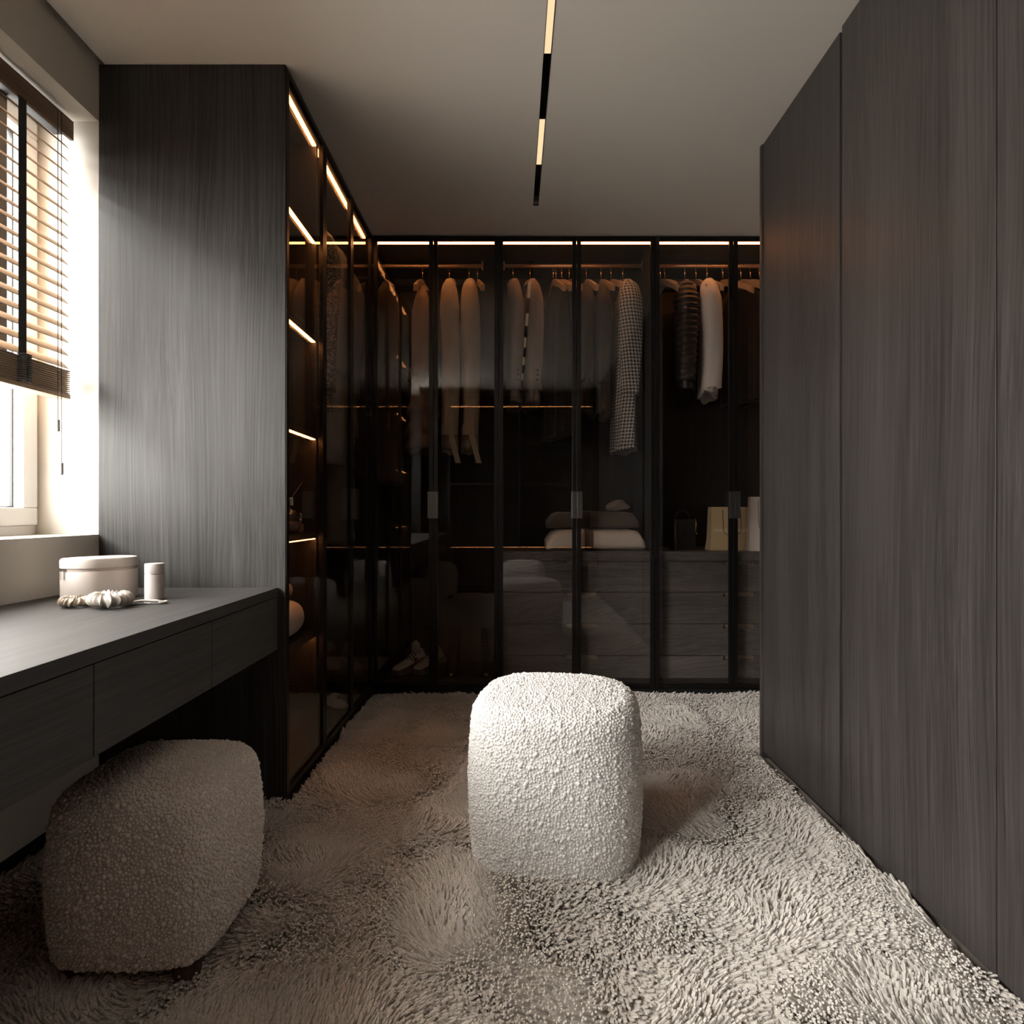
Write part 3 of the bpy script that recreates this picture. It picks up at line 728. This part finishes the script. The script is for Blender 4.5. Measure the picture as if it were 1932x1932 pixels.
def garment(name, label, cat, x, y, ztop, length, mat, rz=0.0, w=.40, t=.085, sleeve=.0, sr=.046, flare=1.15, collar=True, fold=.012, seed=0,
            taper=1.0, ribs=0, cuffmat=None, buttons=False, hemz=None, ruffles=0, belt=False, group='clothes hanging in the glass wardrobes', forward=0.0, front_len=None):
    rr = random.Random(seed * 13 + 5)
    g = thing(name, label, cat, (x, y, ztop - length), rz, group)
    ph = [rr.uniform(0, 6.28) for _ in range(5)]
    nz = 170 if ribs else 60 if ruffles else 34; n = 56; R = []
    for i in range(nz + 1):
        s = i / nz; z = length * (1 - s)
        sh = min(1, s * length / .10)                          # shoulder slope
        hwid = .045 + (w / 2 - .045) * (sh ** .65)
        hth = .018 + (t / 2 - .018) * min(1, s * length / .16) ** .7
        fl = 1 + (flare - 1) * s ** 1.4; tp = 1 - (1 - taper) * s
        hwid *= (1 + (fl - 1) * .4) * tp; hth *= fl
        if ribs and .06 < s < .82: hth *= 1 + .13 * abs(math.sin(s * ribs * PI)); 
        ruf = 0
        if ruffles:
            q = (s * ruffles) % 1.0
            if s > .5: ruf = .020 * q
        ring = []
        for k in range(n):
            th = 2 * PI * k / n
            c_, s_ = math.cos(th), math.sin(th)
            fo = fold * s * (math.sin(5 * th + ph[0]) + .6 * math.sin(9 * th + ph[1] + 3 * s) + .4 * math.sin(14 * th + ph[2]))
            rfo = ruf * (1 + .6 * math.sin(13 * th + ph[3] + 7 * s))
            ring.append(((hth + fo + rfo) * abs(c_) ** .8 * (1 if c_ > 0 else -1), (hwid + fo * .5 + rfo * .5) * abs(s_) ** .9 * (1 if s_ > 0 else -1), z + (.006 * math.sin(4 * th + ph[4]) if i == nz else 0)))
        R.append(ring)
    # hem turned inwards
    R.append([(px_ * .86, py_ * .94, pz_ + .012) for px_, py_, pz_ in R[-1]])
    MB().rings(R).build('body', mat, g, smooth=True)
    if sleeve:
        for sy in (-1, 1):
            SR = []; ns = 150 if ribs else 26; zt = length - .035
            for i in range(ns + 1):
                q = i / ns
                yy = sy * (w / 2 - .035 + .028 * min(1, q * 6) - .012 * q); zz = zt - sleeve * q
                xx = .010 * math.sin(q * 3) + forward * q
                rx = sr * (.80 + .45 * min(1, q * 5) - .35 * q); ry = rx * .82
                if q == 0: rx *= .35; ry *= .35
                elif i == 1 and not ribs: rx *= .85; ry *= .85
                if ribs: rx *= .92 + .22 * abs(math.sin(q * ribs * PI)) ** .7; ry *= .92 + .22 * abs(math.sin(q * ribs * PI)) ** .7
                SR.append([((rx + .004 * math.sin(3 * a + ph[0] + 4 * q)) * math.cos(a) + xx, yy + sy * 0 + (ry + .003 * math.sin(4 * a + 5 * q)) * math.sin(a), zz + .010 * math.sin(a) * q * 0) for a in [2 * PI * k / 24 for k in range(24)]])
            SR.append([(px_ * .8 + .2 * (SR[-1][0][0] + SR[-1][12][0]) / 2, py_ * .8 + .2 * (SR[-1][6][1] + SR[-1][18][1]) / 2, pz_ + .012) for px_, py_, pz_ in SR[-1]])
            so = MB().rings(SR).build('sleeve', mat, g, smooth=True)
            if cuffmat or buttons:
                zz = zt - sleeve; rx = sr * .93; yy = sy * (w / 2 - .035 + .016); xx = .010 * math.sin(3) + forward
                if cuffmat:
                    C = []
                    for q in (0, .3, .7, 1):
                        C.append([((rx + .002 + (.012 * q if ruffles or buttons else 0) * (1 + .3 * math.sin(7 * a))) * math.cos(a) + xx, yy + (rx * .82 + .002) * math.sin(a), zz + .05 - .062 * q) for a in [2 * PI * k / 28 for k in range(28)]])
                    MB().rings(C, False, False).build('cuff', cuffmat, so, smooth=True)
                if buttons:
                    for b_ in range(3):
                        MB().lathe([(.006, 0), (.007, .002), (.006, .004)], 10).build('button', M['lace'], so).matrix_local = Matrix.Translation((xx + .015, yy - rx * .92 if sy < 0 else yy + rx * .8, zz + .045 + b_ * .028)) @ Matrix.Rotation(PI / 2, 4, 'X')
    if collar:
        C = []
        for q, r_, zz in ((0, 1.0, -.030), (.3, 1.05, .002), (.6, 1.15, .006), (1, 1.55, -.030)):
            C.append([(.030 * r_ * math.cos(a), .062 * r_ * math.sin(a), length + zz + .008 * math.cos(a)) for a in [2 * PI * k / 24 for k in range(24)]])
        MB().rings(C, False, False).build('collar', mat, g, smooth=True)
    if belt:
        MB().rings([[(.0 + a, -w / 2 - .02 + b_, z) for a, b_ in ((-.016 + dx, -.004), (.016 + dx, -.004), (.016 + dx, .004), (-.016 + dx, .004))] for z, dx in ((.20, .0), (.08, .010), (.0, .03), (-.085, .052))]).build('belt', mat, g)
    return g

C = {
 'beige': cloth('beige_wool', (0.50, 0.41, 0.32)), 'taupe': cloth('taupe_suiting', (0.24, 0.195, 0.175)), 'blackc': cloth('black_cloth', (0.014, 0.013, 0.013)),
 'brown': cloth('dark_brown_silk', (0.050, 0.037, 0.033), .6), 'hound': cloth('houndstooth_wool', (0.02, 0.018, 0.018), .9, 'hound', (0.62, 0.60, 0.58)),
 'white': cloth('white_poplin', (0.74, 0.70, 0.68)), 'net': cloth('brown_net', (0.016, 0.011, 0.009), .8, 'net', (0.12, 0.08, 0.06)),
 'sheer': cloth('blush_chiffon', (0.33, 0.25, 0.21), .6), 'sequin': cloth('grey_sequins', (0.10, 0.095, 0.09), .4, 'sequin', (0.62, 0.59, 0.56)),
 'dots': cloth('dotted_voile', (0.42, 0.35, 0.29), .8, 'dots', (0.20, 0.15, 0.12)), 'greyw': cloth('grey_wool', (0.22, 0.21, 0.205)),
 'leather': plain('quilted_black_leather', (0.035, 0.030, 0.028), 0.34, bump=0.1), 'knit': cloth('brown_knit', (0.13, 0.095, 0.065)),
 'palew': cloth('pale_grey_wool', (0.68, 0.64, 0.61)), 'ruf': cloth('taupe_ruffle', (0.20, 0.175, 0.165)),
}
ZG = 2.505   # neck height of the hanging clothes in the far wardrobe
def X_(px, d=3.66): return PX(px, d)
gl = 'clothes hanging in the far glass wardrobe'; gh = 'empty hangers in the far glass wardrobe'
# --- first compartment
garment('net_dress', 'long dark brown net dress in the corner of the far wardrobe', 'dress', -.80, 3.86, ZG, 1.26, C['net'], .35, w=.40, t=.16, flare=1.3, collar=False, seed=1, group=gl)
hanger('wooden hanger carrying the dark net dress', -.80, 3.85, .35, group='hangers with clothes')
garment('ruffled_dress', 'sheer blush dress with ruffled hem left of the two beige coats', 'dress', X_(797, 3.85), 3.86, ZG - .04, 1.02, C['sheer'], .10, w=.38, t=.13, flare=1.25, collar=True, seed=2, ruffles=9, fold=.009, group=gl)
hanger('wooden hanger carrying the sheer blush dress', X_(797, 3.85), 3.85, -.15, group='hangers with clothes')
for i, (p, lab) in enumerate(((848, 'beige belted coat beside the sheer dress, left of the matching pair'), (885, 'beige belted coat, right of the matching pair'))):
    garment('belted_coat', lab, 'coat', X_(p, 3.83), 3.85, ZG, 1.06, C['beige'], .09, w=.40, t=.085, sleeve=.93, sr=.050, flare=.95, taper=.82, seed=10, belt=True, cuffmat=C['beige'], group='pair of beige coats')
    hanger('wooden hanger carrying the %s beige coat' % ('left', 'right')[i], X_(p, 3.85), 3.85, .06, group='hangers with clothes')
hanger('empty wooden hanger right of the beige coats', X_(901, 3.85), 3.85, .12, group=gh)
# --- second compartment
for i, (p, rz, lab) in enumerate(((968, .05, 'taupe jacket with buttoned frilled cuff at the left of the middle rail'), (1000, .10, 'second taupe jacket with buttoned frilled cuff, beside the black dress'))):
    garment('tailored_jacket', lab, 'jacket', X_(p, 3.85), 3.85, ZG, .78, C['taupe'], rz, w=.40, t=.086, sleeve=.66, sr=.041, flare=1.1, seed=20 + i, cuffmat=C['ruf'], buttons=True, group='pair of taupe jackets')
    hanger('wooden hanger carrying the %s taupe jacket' % ('first', 'second')[i], X_(p, 3.85), 3.85, rz, group='hangers with clothes')
garment('black_dress', 'black dress behind the three empty hangers of the middle rail', 'dress', X_(1049, 3.87), 3.87, ZG - .02, .95, C['blackc'], .28, w=.40, t=.085, flare=1.1, collar=False, seed=23, group=gl)
hanger('tilted wooden hanger carrying the black dress', X_(1049, 3.85), 3.85, .28, group='hangers with clothes')
for i, p in enumerate((1044, 1060, 1074)):
    hanger('empty wooden hanger, %s of three beside the black dress' % ('left', 'middle', 'right')[i], X_(p, 3.85), 3.85, .16, group=gh)
garment('silk_blouse', 'dark brown silk blouse left of the other brown blouse', 'blouse', X_(1106, 3.85), 3.85, ZG - .02, .80, C['brown'], -.13, w=.38, t=.08, sleeve=.60, sr=.040, seed=24, group=gl)
garment('silk_blouse', 'dark brown silk blouse beside the houndstooth coat', 'blouse', X_(1136, 3.85), 3.86, ZG - .02, .82, C['brown'], -.13, w=.40, t=.085, sleeve=.62, sr=.042, seed=25, flare=1.1, group=gl)
hanger('wooden hanger carrying the left brown blouse', X_(1106, 3.85), 3.85, .1, group='hangers with clothes')
hanger('wooden hanger carrying the right brown blouse', X_(1134, 3.85), 3.85, .12, group='hangers with clothes')
hanger('empty wooden hanger between brown blouse and houndstooth coat', X_(1153, 3.85), 3.85, .22, group=gh)
garment('houndstooth_coat', 'black and white houndstooth coat with long sleeve', 'coat', X_(1178, 3.85), 3.86, ZG, 1.06, C['hound'], -.04, w=.40, t=.12, sleeve=.70, sr=.062, flare=1.15, seed=26, forward=.012, group=gl)
hanger('wooden hanger carrying the houndstooth coat', X_(1175, 3.85), 3.85, -.05, group='hangers with clothes')
# --- third compartment
hanger('empty wooden hanger at the left end of the right rail', X_(1246, 3.85), 3.85, .20, group=gh)
hanger('empty wooden hanger just left of the quilted jacket', X_(1254, 3.85), 3.85, .22, group=gh)
garment('quilted_jacket', 'black quilted leather jacket with horizontal ribs', 'jacket', X_(1293, 3.85), 3.86, ZG - .015, .68, C['leather'], -.26, w=.42, t=.11, sleeve=.60, sr=.056, flare=1.05, seed=30, ribs=17, fold=.003, group=gl)
hanger('wooden hanger carrying the black quilted jacket', X_(1292, 3.85), 3.85, -.1, group='hangers with clothes')
hanger('empty wooden hanger between quilted jacket and white shirt', X_(1313, 3.85), 3.85, -.04, group=gh)
garment('white_shirt', 'white long sleeved shirt with turned cuff', 'shirt', X_(1336, 3.85), 3.86, ZG + .005, .72, C['white'], -.27, w=.42, t=.085, sleeve=.65, sr=.054, flare=1.15, seed=31, cuffmat=C['white'], forward=.02, group=gl)
hanger('wooden hanger carrying the white shirt', X_(1334, 3.85), 3.85, .03, group='hangers with clothes')
hanger('empty wooden hanger turned sideways right of the white shirt', X_(1364, 3.85), 3.85, .55, group=gh)
for i, (p, rz) in enumerate(((1398, .40), (1416, .34), (1433, .30))):
    hanger('wooden hanger with dark trousers, %s of three at the right edge' % ('left', 'middle', 'right')[i], X_(p, 3.85), 3.85, rz, group='hangers with dark trousers')
    garment('trousers', 'black trousers folded over hanger, %s of three at the right edge' % ('left', 'middle', 'right')[i], 'trousers', X_(p, 3.85), 3.85, RZ - .14, .72, C['blackc'], rz, w=.34, t=.026, flare=1.1, collar=False, seed=40 + i, group='three dark trousers')
# --- left wardrobe, hung facing the room's near end
gq = 'clothes hanging in the left glass wardrobe'
def left_garment(name, label, cat, yy, zt, ln, mat, **k):
    garment(name, label, cat, k.pop('x', -1.12), yy, zt, ln, mat, PI / 2 + k.pop('rz', 0), group=gq, **k)
    hanger('wooden hanger carrying the ' + label.split(' in ')[0].split(' behind')[0].split(' beside')[0], -1.13, yy, PI / 2, 2.575, 'hangers in the left wardrobe')
left_garment('sequin_jacket', 'grey sequin jacket in the left wardrobe, nearest the shelves', 'jacket', 2.96, 2.47, .92, C['sequin'], w=.44, t=.12, sleeve=.78, sr=.060, seed=50, x=-1.10)
left_garment('pale_coat', 'pale grey coat behind the sequin jacket', 'coat', 3.12, 2.46, 1.15, C['palew'], w=.44, t=.09, sleeve=.66, sr=.056, seed=51, x=-1.09)
left_garment('dotted_dress', 'dotted taupe dress with ruffled hem behind the pale coat', 'dress', 3.265, 2.44, 1.54, C['dots'], w=.42, t=.075, ruffles=12, seed=52, flare=1.15, x=-1.07, collar=False)
left_garment('grey_coat', 'dark grey wool coat beside the corner', 'coat', 3.40, 2.44, .95, C['greyw'], w=.42, t=.10, sleeve=.70, sr=.056, seed=53, x=-1.08)

# ------------------------------------------------------------------ shelf goods
def folded(name, label, cat, x0, x1, y0, y1, z0, z1, mats, seed, bands=((0, 1),), group=None):
    """soft folded textile, bulging front; bands = (start,end) fractions per material along x"""
    rr = random.Random(seed); cx = (x0 + x1) / 2; cy = (y0 + y1) / 2
    t = thing(name, label, cat, (cx, cy, z0), 0, group); H = z1 - z0; D = y1 - y0
    for bi, (a, b_, mt) in enumerate(bands):
        R = []
        for i in range(17):
            q = a + (b_ - a) * i / 16; xx = x0 + (x1 - x0) * q - cx
            e = 1.0 if 0.10 < q < .92 else (max(0, q) / .10 if q <= .10 else (1 - q) / .08)
            hh = H * (.45 + .55 * max(0, min(1, e)) ** .5); gr = .002 if mt != mats[0] else 0
            pts = []
            for k in range(28):
                th = 2 * PI * k / 28; c_, s_ = math.cos(th), math.sin(th)
                yy = (D / 2 + gr) * abs(c_) ** .45 * (1 if c_ > 0 else -1); zz = (hh / 2 + gr) * abs(s_) ** .55 * (1 if s_ > 0 else -1)
                pts.append((xx, yy, hh / 2 + zz + .003 * math.sin(9 * q + 2 * th) * (s_ > 0)))
            R.append(pts)
        MB().rings(R).build('fold' if bi == 0 else 'band', mt, t, smooth=True)
    return t
zc = .8385
lin1 = cloth('oatmeal_linen', (0.72, 0.66, 0.60)); lin2 = cloth('taupe_band', (0.28, 0.22, 0.19)); lin3 = cloth('mocha_linen', (0.13, 0.105, 0.09)); lin4 = cloth('mocha_band', (0.05, 0.04, 0.035))
xa, xb = PX(1043, 3.70), PX(1207, 3.70)
folded('folded_throw', 'pale oatmeal throw with taupe band, folded on the counter', 'throw', PX(1032, 3.72), PX(1214, 3.72), 3.66, 4.05, zc, zc + .128, (lin1,), 3, ((0, 1, lin1), (.38, .47, lin2)), 'folded throws on the counter')
folded('folded_throw', 'mocha throw with dark band, folded on top of the pale one', 'throw', PX(1034, 3.74), PX(1203, 3.74), 3.69, 4.05, zc + .13, zc + .235, (lin3,), 4, ((0, 1, lin3), (.36, .46, lin4)), 'folded throws on the counter')
t = thing('crumpled_scarf', 'small taupe scarf crumpled on the folded mocha throw', 'scarf', (PX(1166, 3.8), 3.80, zc + .236))
R = []
for i in range(13):
    q = i / 12; r_ = .062 * math.sin(PI * min(1, .12 + q * .88)) + .006
    R.append([((r_ * (1 + .25 * math.sin(3 * a + 6 * q))) * math.cos(a) - .03 + .05 * q, r_ * (1 + .2 * math.sin(4 * a + 3)) * math.sin(a) * .9, .070 * q + (.008 * math.sin(3 * a) * (q > .2) * (q < .95))) for a in [2 * PI * k / 24 for k in range(24)]])
MB().rings(R).build('folds', cloth('taupe_knit', (0.30, 0.235, 0.20)), t, smooth=True)
# handbag
hb = thing('handbag', 'black leather handbag with brass clasp strap on the right counter', 'handbag', (PX(1291, 3.72), 3.76, zc), .25)
prof = roundrect(.15, .085, .02, 5)
autosmooth(MB().rings([[(x * s_, y * s_ * (1.05 - .35 * (z / .20)), z) for x, y in prof] for z, s_ in ((0, .97), (.006, 1), (.10, .98), (.17, .92), (.185, .86))]).build('bag_body', M['black_leather'], hb))
MB().tube([(-.05, 0, .17), (-.045, 0, .215), (-.02, 0, .24), (.02, 0, .24), (.045, 0, .215), (.05, 0, .17)], .005, 8).build('top_handle', M['black_leather'], hb, smooth=True)
MB().tube([(.060, -.046, .19), (.064, -.05, .16), (.056, -.052, .11)], [.002, .003, .004], 8).build('clasp_strap', M['gold'], hb, smooth=True)
for sx in (-1, 1): MB().lathe([(.004, -.004), (.007, 0), (.004, .004)], 10, (sx * .068, -.047, .155 if sx < 0 else .10)).build('stud', M['gold'], hb)
for sx in (-1, 1): MB().lathe([(.004, 0), (.005, .004), (.004, .008)], 8, (sx * .06, -.03, .002)).build('base_stud', M['gold'], hb)
def paper_bag(label, x0, x1, y0, y1, h, mat, rz=0, text=None, cord=True):
    cx, cy = (x0 + x1) / 2, (y0 + y1) / 2; b = thing('paper_bag', label, 'shopping bag', (cx, cy, zc), rz, 'paper shopping bags')
    w, d = x1 - x0, y1 - y0; th = .0015; R = []
    for z, fw_, fd in ((0, .5, .5), (.012, .5, .5), (h * .22, .478, .5 * .86), (h, .455, .5 * .62)):
        R.append([(-w * fw_, -d * fd, z), (w * fw_, -d * fd, z), (w * fw_ * (1 if z < h * .3 else .985), -d * fd * .05, z), (w * fw_, d * fd, z), (-w * fw_, d * fd, z), (-w * fw_ * (1 if z < h * .3 else .985), d * fd * .05, z)])
    inner = [[(x * .985, y * .96, z) for x, y, z in r] for r in R[::-1]]; inner[-1] = [(x, y, .004) for x, y, z in inner[-1]]
    MB().rings(R + inner).build('bag_body', mat, b)
    def fy(z): return -d * (.5 * .86 + (.5 * .62 - .5 * .86) * (z - h * .22) / (h * .78))
    if cord:
        zt = h * .93
        p = [(-w * .20, fy(zt) - .002, zt)]
        for k in range(13):
            a = PI + PI * k / 12
            p.append((w * .20 * math.cos(a), fy(h * .5) - .006, h * .50 + .045 * math.sin(a)))
        p.append((w * .20, fy(zt) - .002, zt))
        MB().tube(p, .0014, 6).build('cord_handle', M['lace'], b, smooth=True)
    if text:
        cu = bpy.data.curves.new('lettering', 'FONT'); cu.body = text; cu.size = .026; cu.align_x = 'CENTER'; cu.extrude = .0002
        to = bpy.data.objects.new('tmp', cu); COL.objects.link(to); bpy.context.view_layer.update()
        me = bpy.data.meshes.new_from_object(to.evaluated_get(bpy.context.evaluated_depsgraph_get())); bpy.data.objects.remove(to)
        me.name = 'lettering'; me.materials.clear(); me.materials.append(M['white_paper'])
        lo = link('lettering', me, b); wd = lo.dimensions.x if lo.dimensions.x > 0 else .2
        xs = [v.co.x for v in me.vertices]; k = w * .80 / (max(xs) - min(xs))
        tl_ = math.atan((.5 * .86 - .5 * .62) * d / (h * .78))
        lo.scale = (k, k, k); lo.location = (0, fy(h * .43) - .0018, h * .43); lo.rotation_euler = (PI / 2 - tl_, 0, 0)
    return b
paper_bag('tan gold paper shopping bag with cord handle and white lettering', PX(1340, 3.70), PX(1424, 3.70), 3.70, 3.80, .262, M['kraft'], 0, 'DOLCE & GABBANA')
paper_bag('tall plain white paper shopping bag at the right edge', PX(1411, 3.66), PX(1470, 3.66), 3.64, 3.69, .322, M['white_paper'], 0)
# cushions and perfume on the lit shelves
t = thing('cushion', 'white cushion lying on the lowest lit shelf', 'cushion', (-1.025, 2.42, .563))
def cushion_rings(w, d, h, seed):
    R = []
    for i in range(13):
        q = -1 + 2 * i / 12; zz = h / 2 + h / 2 * math.sin(q * PI / 2); s_ = max(.02, math.cos(q * PI / 2)) ** .35
        R.append([((w / 2) * s_ * abs(math.cos(a)) ** .55 * (1 if math.cos(a) > 0 else -1), (d / 2) * s_ * abs(math.sin(a)) ** .55 * (1 if math.sin(a) > 0 else -1), zz) for a in [2 * PI * k / 32 for k in range(32)]])
    return R
MB().rings(cushion_rings(.35, .38, .15, 1)).build('cover', C['white'], t, smooth=True)
t = thing('cushion', 'charcoal cushion lying on top of the white one', 'cushion', (-1.03, 2.40, .715)); t.rotation_euler = (0, .10, 0)
MB().rings(cushion_rings(.28, .32, .09, 2)).build('cover', C['greyw'], t, smooth=True)
ps = .9845
pf = thing('perfume_bottle', 'round clear perfume bottle on the lit shelf', 'bottle', (-.886, 2.45, ps))
MB().lathe([(.014, 0), (.030, .006), (.043, .030), (.046, .050), (.040, .075), (.024, .092), (.010, .098), (.010, .112)], 28).build('flask', M['perfume'], pf, smooth=True)
MB().lathe([(.010, .004), (.028, .009), (.040, .030), (.042, .048)], 24).build('liquid', M['amber'], pf, smooth=True)
MB().lathe([(.012, .112), (.013, .114), (.013, .140), (.011, .143)], 20).build('stopper', M['silver'], pf)
rd = thing('reed_diffuser', 'clear diffuser flask with thin reeds behind the round bottle', 'diffuser', (-.98, 2.50, ps))
MB().lathe([(.022, 0), (.024, .003), (.024, .06), (.010, .072), (.010, .085)], 20).build('flask', M['perfume'], rd, smooth=True)
for a in (-.25, .02, .22): MB().tube([(a * .02, 0, .03), (a * .5, a * .2, .21)], .0016, 6).build('reed', M['hanger'], rd)
sp = thing('perfume_bottle', 'small perfume bottle with tall silver cap near the shelf end', 'bottle', (-.886, 2.56, ps))
autosmooth(MB().lathe([(.014, 0), (.017, .003), (.017, .035), (.007, .040), (.007, .048)], 20).build('flask', M['amber'], sp))
autosmooth(MB().lathe([(.010, .048), (.011, .050), (.011, .078), (.009, .080)], 20).build('cap', M['silver'], sp))
# shoes
def sneaker(label, x, y, rz, group='pair of white sneakers'):
    s = thing('sneaker', label, 'shoe', (x, y, .092), rz, group)
    L = .27; R = []
    st = [(-.5, .025, .030, .065), (-.42, .036, .035, .120), (-.25, .036, .035, .125), (-.10, .036, .034, .105), (.08, .042, .036, .078), (.25, .046, .034, .060), (.40, .040, .032, .050), (.49, .022, .028, .036)]
    for q, hw_, zb, zt in st:
        R.append([(hw_ * math.cos(a) * (1 if math.sin(a) < .2 else .72), -q * L, zb + (zt - zb) * (.5 + .5 * math.sin(a))) for a in [2 * PI * k / 20 for k in range(20)]])
    MB().rings(R).build('upper', M['shoe_white'], s, smooth=True)
    R = []
    for q, hw_, zb, zt in st:
        R.append([(sx * (hw_ + .005), -q * L * 1.03, z) for sx, z in ((-1, 0), (1, 0), (1, .032), (-1, .032))])
    MB().rings(R).build('sole', M['sole'], s, .003)
    for i in range(5):
        q = -.12 + .062 * i; zt = .112 - .012 * i
        MB().tube([(-.030, -q * L, zt - .018), (0, -q * L - .006, zt + .004), (.030, -q * L - .01, zt - .018)], .0028, 6).build('lace', M['lace'], s, smooth=True)
    MB().box(.033, .040, .0, .022, .055, .082).build('tab', M['red'], s, .001)
    MB().tube([(0, .06, .10), (0, .055, .15), (0, .045, .165)], [.030, .026, .02], 10).build('tongue', M['shoe_white'], s, smooth=True)
    return s
sneaker('white lace-up sneaker at the wardrobe corner, left of the pair', PX(770, 3.72), 3.78, -.55)
sneaker('white lace-up sneaker, right of the pair beside the boots', PX(806, 3.72), 3.80, -.45)
def boot(label, x, y, rz):
    b = thing('laced_boot', label, 'shoe', (x, y, .092), rz, 'pair of tall black laced boots')
    R = []
    for z, cy_, rx, ry in ((0, -.02, .045, .125), (.03, -.02, .044, .122), (.05, -.01, .042, .11), (.08, .02, .040, .075), (.12, .04, .040, .055), (.20, .045, .042, .050), (.27, .045, .045, .054)):
        R.append([(rx * math.cos(a), cy_ + ry * math.sin(a), z) for a in [2 * PI * k / 24 for k in range(24)]])
    R.append([(x_ * .85, (y_ - .045) * .85 + .045, .262) for x_, y_, z_ in R[-1]])
    MB().rings(R).build('shaft', M['boot'], b, smooth=True)
    for i in range(9):
        z = .06 + i * .022; yy = {0: -.09, 1: -.06, 2: -.035, 3: -.02}.get(i, -.012) + .002
        for sx in (-1, 1): MB().lathe([(.003, -.003), (.0048, 0), (.003, .003)], 8, (sx * .015, yy - .003, z)).build('eyelet', M['gold'], b)
    MB().box(-.010, .010, -.150, -.138, .010, .030).build('toe_cap', M['gold'], b, .002)
    return b
boot('tall black laced boot with brass eyelets, left of the pair', PX(855, 3.74), 3.76, 0)
boot('tall black laced boot with brass eyelets, right of the pair', PX(919, 3.74), 3.76, 0)
def sandal(label, x, y, rz, mat, heel):
    s = thing('sandal', label, 'shoe', (x, y, .092), rz, 'sandals on the base of the left wardrobe'); R = []
    for q, hw_ in ((-.5, .022), (-.42, .033), (-.2, .032), (0, .031), (.2, .040), (.38, .040), (.5, .022)):
        hz = heel * max(0, (.15 - q) / .65) ; R.append([(sx * hw_, -q * .25, z + hz) for sx, z in ((-1, .004), (1, .004), (1, .020), (-1, .020))])
    MB().rings(R).build('sole', mat, s, .002)
    MB().rings([[(.043 * math.cos(a), -.055 + dy, .012 + .050 * math.sin(a)) for a in [PI * k / 12 for k in range(13)]] for dy in (-.03, .03)], False, False, False).build('strap', mat, s, smooth=True)
    if heel: MB().tube([(0, .105, 0), (0, .11, heel)], [.005, .014], 10).build('heel', mat, s)
    return s
sandal('white flat sandal on the left wardrobe base', -.925, 3.13, .9, C['white'], 0)
sandal('bronze heeled sandal behind the white one', -.93, 3.38, .7, M['gold'], .06)
